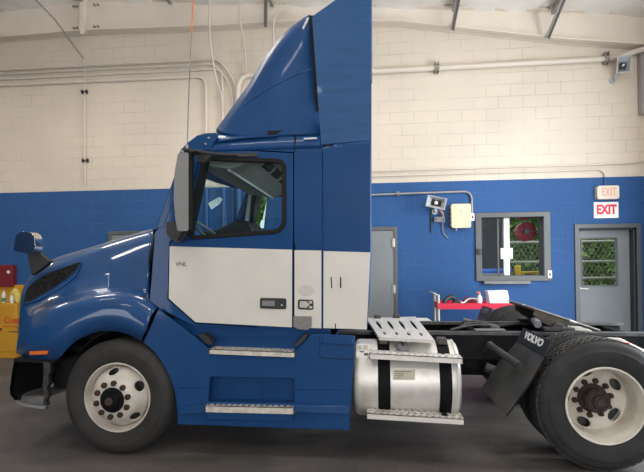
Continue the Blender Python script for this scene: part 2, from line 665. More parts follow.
W1 = (1.80, 2.90, 1.36, 2.38)              # window opening x0 x1 z0 z1
D1 = (3.42, 4.32, 0.0, 2.16)               # door opening
wb = MB()
def ceil_z(x):
    return 6.55 - (x + 5.19) * (6.55 - 5.66) / (4.56 + 5.19) if x > -5.19 else 6.55 - (-5.19 - x) * .075
outl = [(XL, FZ), (D1[0], FZ), (D1[0], D1[3]), (D1[1], D1[3]), (D1[1], FZ), (XR + .2, FZ), (XR + .2, ceil_z(XR)), (-5.19, 6.55), (XL, ceil_z(XL))]
wb.plate(outl, [[(W1[0], W1[2]), (W1[1], W1[2]), (W1[1], W1[3]), (W1[0], W1[3])]], WY, WY + .22)
struct('wall_back', wb, M['wallmat'], 'painted block wall, blue below and off-white above')
wl = MB(); wl.box(XL - .2, XL, YF, WY + .22, FZ, ceil_z(XL))
struct('wall_left', wl, M['wallmat'], 'block wall at the far left')
wr = MB()
wr.plate([(YF, FZ), (3.7, FZ), (3.7, 4.1), (6.2, 4.1), (6.2, FZ), (WY, FZ), (WY, 5.66), (YF, 5.66)], [], 0, .2)
wr.v = [(XR + v[1], v[0], v[2]) for v in wr.v]
struct('wall_right', wr, M['wallmat'], 'block wall at the right with an open bay')
wf = MB()
wf.plate([(XL, FZ), (-8.9, FZ), (-8.9, 4.1), (-6.1, 4.1), (-6.1, FZ), (.1, FZ), (.1, 4.1), (4.1, 4.1), (4.1, FZ), (XR + .2, FZ),
          (XR + .2, ceil_z(XR)), (-5.19, 6.55), (XL, ceil_z(XL))], [], YF - .2, YF)
struct('wall_front', wf, M['wallmat'], 'front wall with open bay doors')

# ceiling: white vinyl insulation sagging between the purlins
ce = MB()
px_ = [-12.4, -10.6, -8.8, -7.0, -5.19, -3.52, at(266, -6, WY - .75).x, -.16, at(459, -6, WY - .75).x, at(565, -6, WY - .75).x, 4.95]
rows = []
nx, ny = 150, 60
for j in range(ny + 1):
    y = YF + (WY + .1 - YF) * j / ny
    row = []
    for i in range(nx + 1):
        x = XL + (XR + .2 - XL) * i / nx
        d = min(abs(x - p) for p in px_)
        sag = .085 * min(1, d / .55) ** .6
        sag += .025 * math.sin(x * 7.3 + y * 5.1) * math.sin(y * 9.7 + x * 3) * min(1, d / .4)
        row.append((x, y, ceil_z(x) - sag))
    rows.append(row)
ce.grid(rows)
c0 = struct('ceiling', ce, M['vinyl'], 'white vinyl roof insulation bulging between purlins', smooth=60)
rf = MB()
rf.plate([(XL - .2, ceil_z(XL) + .1), (-5.19, 6.65), (XR + .4, ceil_z(XR) + .1), (XR + .4, ceil_z(XR) + .16), (-5.19, 6.72), (XL - .2, ceil_z(XL) + .16)], [], YF - .3, WY + .3)
struct('roof', rf, M['purlin'], 'metal roof deck above the insulation')
for p in px_[:-1]:
    q = MB(); z = ceil_z(p)
    q.box(p - .03, p + .03, YF, WY - .25, z - .16, z - .1)
    q.box(p - .005, p + .005, YF, WY - .25, z - .16, z + .02)
    struct('purlin', q, M['purlin'], 'grey roof purlin under the insulation')

# tapered rigid-frame rafter along the back wall
bt = [(-12.9, 5.94), (-7.01, 6.385), (-5.19, 6.52), (-3.64, 6.37), (-1.78, 6.21), (.04, 6.03), (.52, 5.98), (XR - .02, 5.61)]
bb = [(XR - .02, 5.07), (3.17, 5.245), (.52, 5.70), (-1.13, 5.82), (-2.74, 5.83), (-5.19, 5.89), (-7.01, 5.86), (-12.9, 5.5)]
rb = MB()
rb.plate(bt + bb, [], WY - .13, WY - .11)
for ch, w in ((bt, .02), (bb, .02)):       # flanges
    for (a, b), (c, d) in zip(ch, ch[1:]):
        s = 1 if ch is bb else -1
        rb.hexa([(a, WY - .23, b), (c, WY - .23, d), (c, WY - .012, d), (a, WY - .012, b),
                 (a, WY - .23, b + s * w), (c, WY - .23, d + s * w), (c, WY - .012, d + s * w), (a, WY - .012, b + s * w)])
struct('rafter_beam', rb, M['beam'], 'painted steel rafter across the top of the back wall')
sp_ = MB(); sp_.box(-5.215, -5.165, WY - .25, WY - .13, 5.87, 6.5); sp_.box(-5.23, -5.15, WY - .262, WY - .24, 5.80, 6.44)
spl = struct('trim_1', sp_, M['beam'], 'splice plate at the rafter ridge', bevel=.006)
for x in (-5.42, -5.36, -5.02, -4.95):
    for z in (6.38, 5.98):
        bl = MB(); bl.cyl((x, WY - .13, z), .022, 0, -.03, 'Y', 8); bl.build('bolt', M['brace'], spl)
# haunch of the corner column
kc = MB(); kc.box(4.44, 4.46, WY - .5, WY - .1, 4.1, 5.6); kc.box(4.38, 4.56, WY - .12, WY - .02, 4.0, 5.62)
struct('trim_2', kc, M['purlin'], 'grey corner column haunch')

# flange braces
brp = [((459, -6), (452, 30)), ((565, -6), (547, 38)), ((266, -6), (265.5, 27))]
bl_ = ['grey angle brace hanging from the ceiling just right of the truck\'s roof fairing',
       'grey angle brace hanging from the ceiling nearest the upper right horn speaker',
       'grey angle brace on the rafter left of the truck\'s roof fairing']
for (a, b), lab in zip(brp, bl_):
    q = MB()
    top = at(*a, WY - .75); bot = at(*b, WY - .24)
    d = (bot - top).normalized(); s = Vector((1, 0, 0)); n = d.cross(s).normalized(); s = n.cross(d)
    for w0, w1, t0, t1 in ((-.03, .03, -.004, .004), (.022, .03, -.004, .05)):
        q.hexa([top + s * w0 + n * t0, top + s * w1 + n * t0, top + s * w1 + n * t1, top + s * w0 + n * t1,
                bot + s * w0 + n * t0, bot + s * w1 + n * t0, bot + s * w1 + n * t1, bot + s * w0 + n * t1])
    o = q.build('flange_brace', M['brace'])
    tag(o, lab, 'brace', 'angle braces on the rafter')
    b2 = MB(); b2.cyl(tuple(bot + Vector((0, 0, .04))), .022, -.01, -.035, 'Y', 8)
    b2.build('bolt', M['iron'], o)

# ---- window_1
x0, x1, z0, z1 = W1
wo = thing('window_1', (2.35, WY, 1.36), 'grey steel framed window with a view outside', None, None, 'structure')
f_ = MB(); f_.plate([(1.745, 1.285), (2.965, 1.285), (2.965, 2.445), (1.745, 2.445)],
                    [[(1.845, 1.375), (2.855, 1.375), (2.855, 2.365), (1.845, 2.365)]], WY - .035, WY + .03)
f_.build('window_frame', M['framegrey'], wo, bevel=.006)
f_ = MB()
f_.box(x1 - .045, x1, WY + .03, WY + .22, z0, z1); f_.box(x0, x0 + .045, WY + .03, WY + .22, z0, z1)
f_.box(x0, x1, WY + .03, WY + .22, z0, z0 + .02); f_.box(x0, x1, WY + .03, WY + .22, z1 - .02, z1)
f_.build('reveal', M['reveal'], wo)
f_ = MB(); f_.box(x0 + .04, 2.27, WY + .12, WY + .128, z0, z1); f_.box(2.27, x1 - .04, WY + .15, WY + .158, z0, z1)
f_.build('pane', M['glass'], wo)
f_ = MB(); f_.box(2.243, 2.338, WY + .10, WY + .17, z0, z1)
f_.build('mullion', M['pipewhite'], wo, bevel=.004)
f_ = MB(); f_.box(x0 + .04, 2.24, WY + .105, WY + .12, z0 + .02, z0 + .05); f_.box(x0 + .04, x0 + .075, WY + .105, WY + .14, z0, z1); f_.box(x0 + .34, x0 + .36, WY + .105, WY + .14, z0, z1)
f_.build('sash_rail', M['framegrey'], wo)
f_ = MB(); f_.tube(spline([(1.93, WY + .05, 2.30), (1.90, WY + .03, 2.34), (1.87, WY + .02, 2.28), (1.868, WY + .02, 2.0), (1.862, WY - .02, 1.86), (1.80, WY - .05, 1.80)]), .009)
f_.box(1.77, 1.83, WY - .08, WY - .03, 1.74, 1.83)
f_.build('latch', M['iron'], wo, bevel=.003)
f_ = MB(); f_.box(1.86, 2.62, WY - .09, WY, 1.235, 1.29)
f_.build('sill_ledge', M['greymetal'], wo, bevel=.01)
pp = MB(); pp.box(2.185, 2.385, WY + .094, WY + .097, 1.66, 1.845)
tag(pp.build('paper_notice', M['paper']), 'blank white paper square taped on the window mullion', 'paper')

# ---- door_1 (right, half glazed, set back in the wall)
do = thing('door_1', (3.87, WY, 0), 'grey half glazed exit door', None, None, 'structure')
q = MB()
q.plate([(3.35, FZ), (3.42, FZ), (3.42, 2.155), (4.32, 2.155), (4.32, FZ), (4.39, FZ), (4.39, 2.225), (3.35, 2.225)], [], WY - .03, WY + .03)
q.build('door_frame', M['framegrey'], do, bevel=.006)
q = MB(); q.box(4.29, 4.32, WY + .03, WY + .22, 0, 2.16); q.box(3.42, 4.32, WY + .03, WY + .22, 2.13, 2.16); q.box(3.42, 3.44, WY + .03, WY + .22, 0, 2.16)
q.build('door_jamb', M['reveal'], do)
q = MB()
LY = WY + .15
g = (3.53, 4.08, 1.20, 1.985)
q.plate([(3.44, .01), (4.29, .01), (4.29, 2.13), (3.44, 2.13)], [[(g[0], g[2]), (g[1], g[2]), (g[1], g[3]), (g[0], g[3])]], LY, LY + .045)
q.build('door_leaf', M['doorgrey'], do, bevel=.003)
q = MB(); q.plate([(g[0] - .02, g[2] - .02), (g[1] + .02, g[2] - .02), (g[1] + .02, g[3] + .02), (g[0] - .02, g[3] + .02)],
                  [[(g[0], g[2]), (g[1], g[2]), (g[1], g[3]), (g[0], g[3])]], LY - .012, LY)
q.build('glazing_bead', M['framegrey'], do)
q = MB(); q.box(g[0], g[1], LY + .02, LY + .026, g[2], g[3])
q.build('door_glass', M['glass'], do)
q = MB(); q.tube([(3.475, LY, 1.145), (3.475, LY - .06, 1.145), (3.60, LY - .06, 1.14)], .013); q.cyl((3.475, LY, 1.145), .032, 0, -.012, 'Y', 16)
q.build('door_handle', M['brightsteel'], do)

# ---- door_2 (grey, closed, behind the cab) and door_3 (behind the hood)
def plain_door(name, xa, xb, label, hinges):
    d_ = thing(name, ((xa + xb) / 2, WY, 0), label, None, None, 'structure')
    q = MB()
    q.plate([(xa, FZ), (xa + .06, FZ), (xa + .06, 2.17), (xb - .06, 2.17), (xb - .06, FZ), (xb, FZ), (xb, 2.235), (xa, 2.235)], [], WY - .045, WY - .001)
    q.build('door_frame', M['framegrey'], d_, bevel=.005)
    q = MB(); q.box(xa + .06, xb - .06, WY - .03, WY - .002, .01, 2.165)
    q.build('door_leaf', M['doorgrey'], d_, bevel=.003)
    for z in hinges:
        q = MB(); q.cyl((xb - .065, WY - .05, z - .07), .014, 0, .15, 'Z', 10); q.box(xb - .09, xb - .04, WY - .048, WY - .03, z - .06, z + .07)
        q.build('hinge', M['brightsteel'], d_)
    return d_
plain_door('door_2', -.56, .43, 'plain grey steel door behind the cab', (1.95, 1.15, .35))
plain_door('door_3', -4.83, -3.85, 'grey framed door behind the hood', (1.95, 1.15, .35))

# ------------------------------------------------------------------ outside, seen through the window and the door
gr_ = MB(); gr_.box(-6, 14, WY + .22, 24, -.15, -.02)
struct('ground_outside', gr_, M['ground'], 'gravel yard outside')
def leafy(name, c, rx, ry, rz, n, mats, label, group):
    mb = MB()
    rnd = random.Random(hash((round(c[0], 2), round(c[1], 2))) % 9999)
    for i in range(n):
        t = rnd.uniform(0, 6.283); u = rnd.uniform(-1, 1); rr = rnd.uniform(.45, 1) ** .5
        s = math.sqrt(1 - u * u)
        wob = 1 + .25 * math.sin(3 * t + c[0]) * math.cos(4 * u)
        p = Vector((c[0] + rx * rr * s * math.cos(t) * wob, c[1] + ry * rr * s * math.sin(t), max(.02, c[2] + rz * rr * u * wob)))
        a = Vector((rnd.uniform(-1, 1), rnd.uniform(-1, 1), rnd.uniform(-.5, .5))).normalized()
        b = a.cross(Vector((rnd.uniform(-1, 1), rnd.uniform(-1, 1), rnd.uniform(-1, 1)))).normalized()
        L_ = rnd.uniform(.07, .15)
        mb.cur = 0 if rnd.random() < .55 else 1
        mb.add([p - a * L_, p + b * L_ * .45, p + a * L_, p - b * L_ * .45], [(0, 1, 2, 3)])
    th = thing(name, (c[0], c[1], 0), label, 'tree', group)
    o = mb.build('foliage', mats, th, recalc=False)
    tk = MB(); tk.tube([(c[0], c[1], -.05), (c[0] + .08, c[1], c[2] * .5), (c[0] - .05, c[1] + .05, c[2])], [.11, .08, .04], 8)
    tk.build('trunk', M['brownplate'], th)
    return th
G_ = 'trees beyond the yard fence'
LF, LF2 = [M['leaf'], M['leaf2']], [M['leaf2'], M['leaf']]
leafy('shrub_tree', (5.3, 13.9, 2.0), 1.5, 1.1, 2.0, 4200, LF2, 'bushy green tree beyond the fence, filling the right of the window', G_)
leafy('shrub_tree', (2.2, 15.6, 2.3), 1.3, 1.1, 2.4, 2200, LF, 'green tree beyond the fence, behind the white window mullion', G_)
leafy('shrub_tree', (8.1, 14.6, 2.2), 1.3, 1.2, 2.3, 2600, LF, 'dark green tree beyond the fence, in the left half of the door glass', G_)
leafy('shrub_tree', (11.2, 15.4, 2.7), 1.5, 1.2, 2.6, 2600, LF2, 'light green tree beyond the fence, in the right half of the door glass', G_)
leafy('mirror_bush', (6.75, 10.4, 1.5), 1.35, .6, 1.8, 7000, [M['leaf3'], M['leaf2']], 'sunlit-toned green bush added out of view beyond the door, for the far side mirror', 'bushes in the yard')  # unseen bush added for the far mirror; sunlight put into its leaf colour
hg = thing('tall_hedge', (5.5, 18.4, 0), 'tall dark hedge across the back of the yard, seen through the window and door', 'hedge')
hd = MB(); rnd = random.Random(3)
hd.grid([[(-4 + 20 * i / 60, 18 + .25 * math.sin(i * 1.7 + j) + (.3 if j > 9 else 0) * (j - 9), -.1 + 5.5 * j / 12) for i in range(61)] for j in range(13)])
hd.build('hedge_body', M['leaf'], hg)
hd = MB()
for i in range(9000):
    p = Vector((rnd.uniform(-4, 16), 17.8 + rnd.uniform(-.25, .2), rnd.uniform(0, 5.4)))
    a = Vector((rnd.uniform(-1, 1), rnd.uniform(-.5, .5), rnd.uniform(-1, 1))).normalized(); b = a.cross(Vector((rnd.uniform(-1, 1), rnd.uniform(-1, 1), rnd.uniform(-1, 1)))).normalized(); L_ = rnd.uniform(.07, .14)
    hd.cur = 0 if rnd.random() < .6 else 1
    hd.add([p - a * L_, p + b * L_ * .45, p + a * L_, p - b * L_ * .45], [(0, 1, 2, 3)])
tag(hd.build('hedge_leaves', [M['leaf'], M['leaf2']], hg, recalc=False), None, None, None, 'stuff')

fe = thing('pipe_fence', (5.5, 11.6, 0), 'galvanised chain-link fence with pipe rails outside the window and door', 'fence')
for z in (2.06, 1.60, 1.22):
    q = MB(); q.tube([(1.0, 11.6, z), (10.5, 11.6, z)], .028); q.build('rail', M['fence'], fe)
for x in (1.5, 4.0, 6.35, 8.9):
    q = MB(); q.tube([(x, 11.64, -.02), (x, 11.64, 2.12)], .03); q.build('post', M['fence'], fe)
q = MB()
for i in range(90):
    for s in (1, -1):
        xa = 1.5 + i * .1
        q.tube([(xa, 11.6, .05), (xa + s * 1.15, 11.6, 2.05)], .0028, 3)
tag(q.build('wire_mesh', M['fence'], fe), None, None, None, None)

sh = MB(); sh.box(1.2, 2.93, 10.9, 11.3, -.02, 2.72); sh.box(1.1, 2.96, 10.8, 11.4, 2.72, 2.8)
tag(sh.build('dark_cabinet', M['darkshed'], bevel=.01), 'dark storage cabinet outside behind the left window pane', 'cabinet')
bb_ = MB(); bb_.box(1.95, 2.58, 9.3, 9.8, -.02, 1.42); bb_.box(1.93, 2.6, 9.28, 9.82, 1.42, 1.475)
tag(bb_.build('plastic_bin', M['blueplastic'], bevel=.01), 'blue plastic bin outside under the left window pane', 'bin')
bo = thing('bollard', (2.71, 9.35, 0), 'yellow bollard outside the window', 'bollard')
q = MB(); q.cyl((2.71, 9.35, 0), .055, -.02, 1.54, 'Z', 20, cap=.012); q.build('post', M['bollard'], bo, smooth=40)
q = MB(); q.box(2.58, 2.84, 9.22, 9.48, -.02, .04); q.build('base_plate', M['greymetal'], bo)
tr_ = MB(); tr_.box(2.76, 3.5, 9.3, 9.45, 1.385, 1.425)
for x in (2.8, 3.45):
    tr_.box(x - .03, x + .03, 9.33, 9.42, -.02, 1.385)
tag(tr_.build('yellow_barrier', M['bollard'], bevel=.005), 'low pale yellow barrier rail outside beside the bollard', 'barrier')
hr = thing('hose_reel', (2.98, 9.05, 1.9), 'dark red round hose reel on a white standpipe outside the window', 'hose reel')
q = MB(); q.lathe([(.05, -.05), (.06, -.06), (.15, -.05), (.16, -.07), (.172, -.07), (.172, .05), (.05, .05)], (2.75, 9.0, 2.145), 'Y', 36, True)
for k in range(6):
    t = k * math.pi / 3
    q.tube([(2.75 + .05 * math.cos(t), 8.93, 2.145 + .05 * math.sin(t)), (2.75 + .16 * math.cos(t), 8.93, 2.145 + .16 * math.sin(t))], .012, 6)
q.build('drum', M['reelred'], hr, smooth=40)
q = MB(); q.cyl((2.75, 9.0, 2.145), .045, -.1, .06, 'Y', 16); q.tube([(2.75, 8.94, 2.145), (3.03, 8.94, 2.16)], .014); q.build('axle', M['greymetal'], hr)
q = MB(); q.tube([(3.05, 9.05, -.02), (3.05, 9.05, 2.6)], .022); q.cyl((3.05, 9.05, 1.6), .036, -.03, .05, 'Z', 12); q.cyl((3.05, 9.05, 2.12), .03, -.02, .04, 'Z', 12)
q.build('standpipe', M['pipewhite'], hr)
r2_ = MB(); r2_.lathe([(.05, -.05), (.15, -.05), (.16, -.07), (.172, -.07), (.172, .05), (.05, .05)], (2.72, 9.0, 2.53), 'Y', 36, True)
r2_.tube([(2.72, 9.02, 2.53), (3.05, 9.05, 2.53)], .014)
tag(r2_.build('hose_reel', M['reelred'], smooth=40), 'upper dark red hose reel, cut off by the window head', 'hose reel')

# ------------------------------------------------------------------ wall fixtures
def pipe(name, pts, r, mat, label, clips=(), group=None, n=10, cat='pipe', clipmat=None, clipw=.03):
    q = MB(); q.tube(pts, r, n)
    o = q.build(name, mat, None, smooth=60)
    tag(o, label, cat, group)
    for cx_, cz in clips:
        c = MB(); c.box(cx_ - clipw, cx_ - clipw + .012, WY - r * 2 - .035, WY, cz - r * 1.9, cz + r * 2.4); c.box(cx_ + clipw - .012, cx_ + clipw, WY - r * 2 - .035, WY, cz - r * 1.9, cz + r * 2.4)
        c.box(cx_ - clipw, cx_ + clipw, WY - r * 2 - .045, WY - r * 2 - .03, cz - r * .5, cz + r * .5)
        c.build('clip', clipmat or M['brace'], o)
    return o

def bendpath(pts, rad, n=6):
    """3D polyline with rounded corners"""
    out = [Vector(pts[0])]
    for a, p, b in zip(pts, pts[1:], pts[2:]):
        a, p, b = Vector(a), Vector(p), Vector(b)
        p1 = p + (a - p).normalized() * min(rad, (a - p).length * .49); p2 = p + (b - p).normalized() * min(rad, (b - p).length * .49)
        for k in range(n + 1):
            t = k / n
            out.append(p1 * (1 - t) ** 2 + p * 2 * t * (1 - t) + p2 * t * t)
    out.append(Vector(pts[-1]))
    return out

y_ = WY - .06
pipe('water_pipe', bendpath([(4.55, y_ - .3, 5.0), (4.30, y_ - .05, 5.03), (4.02, y_, 4.945), (0, y_, 4.93), (-1.9, y_, 4.98), (-2.36, y_, 4.98), (-2.36, y_, 2.2)], .3), .045, M['conduit'],
     'thick painted pipe across the white wall, bending down behind the roof fairing', [(1.13, 4.935), (3.87, 4.945)], n=14)
y_ = WY - .03
pipe('conduit', [(-1.9, y_, 3.20), (2.6, y_, 3.205), (3.6, y_, 3.205), (4.2, y_, 3.215), (4.55, y_, 3.25)], .013, M['conduit'], 'upper of two thin conduits just above the blue band, right wall', [], 'thin conduits on the back wall')
pipe('conduit', bendpath([(-1.9, y_, 3.11), (3.84, y_, 3.125), (3.84, y_, 2.82)], .14), .014, M['conduit'], 'lower thin conduit bending down into the exit light', [], 'thin conduits on the back wall')
pipe('conduit', bendpath([(-.6, y_, 2.785), (1.69, y_, 2.815), (1.69, y_, 2.44)], .15), .018, M['conduitg'], 'grey conduit ending at the small outlet beside the cream box', [(.45, 2.797)], 'thin conduits on the back wall', clipw=.02)
Gc = 'conduits on the upper left wall'
pipe('conduit', bendpath([(-12.9, y_ - .02, 5.345), (-2.70, y_ - .02, 5.30), (-2.38, y_ - .02, 4.80), (-2.38, y_ - .02, 2.2)], .2), .021, M['conduit'], 'topmost grey conduit along the upper left wall', [], Gc)
pipe('conduit', bendpath([(-12.9, y_, 5.27), (-2.78, y_, 5.225), (-2.47, y_, 4.76), (-2.47, y_, 2.2)], .2), .020, M['conduit'], 'second conduit from the top along the upper left wall', [], Gc)
pipe('conduit', bendpath([(-12.9, y_, 5.17), (-2.66, y_, 5.13), (-2.62, y_, 2.2)], .18), .020, M['conduit'], 'third conduit from the top along the upper left wall', [], Gc)
pipe('conduit', bendpath([(-12.9, y_, 5.07), (-2.96, y_, 5.005), (-2.96, y_, 2.2)], .2), .024, M['conduit'], 'lowest conduit along the upper left wall, first to bend down', [], Gc)
pipe('strap_conduit', [(-5.29, WY - .025, 5.44), (-5.28, WY - .025, 3.09)], .016, M['conduit'], 'thin vertical conduit on the white wall above the hood', [(-5.285, 4.83), (-5.275, 3.55)], None, clipw=.05, clipmat=M['iron'])
pipe('cord', [(-5.86, WY - .9, 6.36), (-5.58, WY - .45, 6.0), (-5.31, WY - .03, 5.46)], .014, M['brace'], 'slanting wire from the ceiling to the left vertical conduit', [], 'hanging cords', cat='cord')
y_ = WY - .28
pipe('cord', spline([(-2.80, y_, 6.3), (-2.80, y_, 5.7), (-2.78, y_ + .03, 5.35), (-2.72, y_ + .1, 4.9), (-2.66, WY - .05, 4.58), (-2.65, WY - .05, 4.0), (-2.65, WY - .05, 2.2)]), .018, M['conduit'], 'white hanging cord left of the roof fairing, lower end between conduits', [], 'hanging cords', cat='cord')
pipe('cord', spline([(-2.26, y_, 6.22), (-2.25, y_, 5.83), (-2.20, y_ + .1, 5.45), (-2.21, WY - .05, 5.0)]), .014, M['conduit'], 'white hanging cord above the thick bent pipe', [], 'hanging cords', cat='cord')
pipe('cord', spline([(-1.44, y_, 5.97), (-1.60, y_, 5.93), (-1.66, y_, 5.75), (-1.66, y_, 5.4), (-1.66, y_, 4.9)]), .018, M['conduit'], 'white hanging cord touching the edge of the roof fairing', [], 'hanging cords', cat='cord')

# exit light and exit sign
el = thing('exit_light', (3.855, WY, 2.735), 'beige exit light box with faded red letters above the EXIT sign', 'exit light')
q = MB(); q.plate(rrect(3.685, 4.025, 2.625, 2.845, .035), [], WY - .10, WY); q.build('housing', M['signcream'], el, bevel=.012)
text('lettering', 'EXIT', .185, facing((3.865, WY - .1025, 2.735)), M['fadered'], el, width=.22, bold=.0)
es = thing('exit_sign', (3.86, WY, 2.45), 'white sign with red EXIT letters above the half glazed door', 'sign')
q = MB(); q.box(3.665, 4.05, WY - .012, WY, 2.32, 2.585); q.build('board', M['signwhite'], es)
text('lettering', 'EXIT', .21, facing((3.86, WY - .014, 2.455)), M['signred'], es, width=.315, bold=.009)

# horn speakers
def horn(name, c, w, h, dep, tilt, rotz, label, below):
    th = thing(name, c, label, 'speaker', 'horn speakers on the back wall')
    Mx = Matrix.Translation(c) @ Matrix.Rotation(rotz, 4, 'Z') @ Matrix.Rotation(tilt, 4, 'Y')
    q = MB()
    def ring(k, y):
        return [Mx @ Vector((sx * w / 2 * k, y, sz * h / 2 * k)) for sx, sz in ((-1, -1), (1, -1), (1, 1), (-1, 1))]
    q.grid([ring(.36, .0), ring(1.0, -dep), ring(1.06, -dep - .004), ring(1.06, -dep - .014), ring(.94, -dep - .014), ring(.5, -dep * .45)], True)
    q.build('horn', M['speaker'], th)
    q = MB()
    q.lathe([(.001, -dep * .42), (w * .26, -dep * .44), (w * .27, -dep * .6), (w * .2, -dep * .62)], (0, 0, 0), 'Y', 24)
    q.v = [tuple(Mx @ Vector(v)) for v in q.v]
    q.build('throat', M['speakerdark'], th)
    q = MB(); q.lathe([(.001, -dep * .95), (w * .09, -dep * .9), (w * .10, -dep * .5), (.001, -dep * .4)], (0, 0, 0), 'Y', 18)
    q.v = [tuple(Mx @ Vector(v)) for v in q.v]
    q.build('reflector', M['pipewhite'], th, smooth=50)
    q = MB(); q.lathe([(.001, 0), (w * .2, 0), (w * .2, .1), (.001, .1)], (0, 0, 0), 'Y', 20)
    q.v = [tuple(Mx @ Vector(v)) for v in q.v]
    q.build('driver', M['speaker'], th, smooth=40)
    q = MB(); b_ = Vector(below); q.tube([Mx @ Vector((0, .04, -h * .2)), b_ + Vector((0, -.1, 0)), b_], .02, 8); q.cyl(tuple(b_), .05, -.03, -.001, 'Y', 16)
    q.build('mount', M['speaker'], th)
    return th
horn('horn_speaker', (1.075, WY - .16, 2.60), .30, .18, .17, R(14), R(-6), 'grey rectangular horn speaker above the small bracket box on the blue wall', (1.07, WY, 2.48))
horn('horn_speaker', (4.06, WY - .15, 4.75), .19, .26, .15, R(4), R(-12), 'small grey horn speaker high on the white wall at upper right', (3.99, WY, 4.60))

jb = thing('junction_box', (1.14, WY, 2.34), 'small grey junction box with a hanging wire below the horn speaker', 'junction box')
q = MB(); q.box(1.05, 1.235, WY - .06, WY, 2.295, 2.39); q.build('box', M['greymetal'], jb, bevel=.008)
for x in (1.075, 1.21):
    q = MB(); q.cyl((x, WY - .06, 2.34), .012, 0, -.006, 'Y', 10); q.build('screw', M['iron'], jb)
q = MB(); q.tube(spline([(1.14, WY - .16, 2.56), (1.16, WY - .1, 2.48), (1.20, WY - .06, 2.44), (1.20, WY - .04, 2.38)]), .016, 6); q.build('orange_wire', M['hose'], jb)
q = MB(); q.tube(spline([(1.20, WY - .05, 2.30), (1.20, WY - .02, 2.2), (1.22, WY - .02, 2.1), (1.29, WY - .02, 2.02)]), .007, 6); q.build('grey_wire', M['conduitg'], jb)
q = MB(); q.tube([(1.005, WY - .012, 2.60), (1.005, WY - .012, 2.12)], .010, 6); q.build('stem', M['iron'], jb)

cb_ = thing('control_box', (1.485, WY, 2.38), 'cream plastic control box left of the window', 'box')
q = MB(); q.plate(rrect(1.335, 1.655, 2.19, 2.595, .03), [], WY - .12, WY - .02); q.build('cover', M['cream'], cb_, bevel=.015)
q = MB(); q.box(1.325, 1.64, WY - .03, WY, 2.20, 2.58); q.build('back_plate', M['reveal'], cb_)
for k in range(5):
    q = MB(); q.box(1.322, 1.34, WY - .09, WY - .04, 2.225 + k * .075, 2.265 + k * .075); q.build('clasp', M['cream'], cb_)
q = MB(); q.cyl((1.49, WY - .12, 2.475), .022, 0, -.003, 'Y', 16); q.build('emblem', M['speaker'], cb_)
q = MB(); q.cyl((1.42, WY - .05, 2.19), .014, 0, -.04, 'Z', 8); q.build('cable_gland', M['speaker'], cb_)

Go = 'small outlets on the blue wall'
for xa, za, lab in ((1.692, 2.375, 'small white outlet at the end of the grey conduit'), (2.935, 1.395, 'small white outlet at the lower right corner of the window')):
    o = thing('wall_outlet', (xa, WY, za), lab, 'outlet', Go)
    q = MB(); q.box(xa - .035, xa + .035, WY - .055, WY, za - .065, za + .065); q.build('plate', M['pipewhite'], o, bevel=.006)
    q = MB(); q.box(xa - .012, xa + .012, WY - .06, WY - .054, za - .02, za + .02); q.build('socket', M['iron'], o)

# ceiling lamps of the shop, above and behind the camera
def lamp(x, y, z, label, k=1.0):
    th = thing('strip_light', (x, y, z), label, 'ceiling light', 'strip lights under the roof')
    q = MB(); q.box(x - .62, x + .62, y - .03, y + .03, z - .02, z + .06); q.build('housing', M['lampbody'], th, bevel=.01)
    for s in (-.075, .075):
        q = MB(); q.cyl((x, y + s, z - .01), .018, -.58, .58, 'X', 12); q.build('tube', M['lampglow'], th)
    for s in (-.5, .5):
        q = MB(); q.tube([(x + s, y, z + .06), (x + s, y, ceil_z(x + s) - .02)], .004, 5); q.build('hanger', M['brace'], th)
    l = bpy.data.lights.new('strip_lamp', 'AREA'); l.shape = 'RECTANGLE'; l.size = 1.2; l.size_y = .2
    l.energy = LAMP_W * k; l.color = (1, .95, .87)
    o = bpy.data.objects.new('strip_lamp', l); o.location = (0, 0, -.05); o.parent = th; COL.objects.link(o)
LAMP_W = 20
for x, y, k in ((-5.2, 2.2, 1), (-1.6, 2.2, 1), (1.6, 2.2, 1), (-4.6, -1.8, 1), (-1.6, -1.8, 1), (1.6, -1.8, 1),
                (-8.6, 5.7, 1.75), (-5.4, 5.7, 1.9), (-2.4, 5.7, 1.95), (.6, 5.7, .85), (2.4, 4.3, .8)):
    lamp(x, y, 5.25, 'hanging twin tube strip light over the shop floor', k)

# ------------------------------------------------------------------ the truck
truck = thing('semi_truck', (-.6, YC, 0), 'blue day-cab semi truck with a white band, parked side-on in the shop', 'truck')
def mirY(o_mb):
    q = MB(); q.v = [(v[0], 2 * YC - v[1], v[2]) for v in o_mb.v]; q.f = [list(reversed(f)) for f in o_mb.f]; q.mi = list(o_mb.mi)
    return q
def both(fn, name, mat, parent=truck, **k):
    """build a part on the near side and its mirror on the far side"""
    a = fn(); o1 = a.build(name, mat, parent, **k)
    o2 = mirY(a).build(name, mat, parent, **k)
    return o1, o2

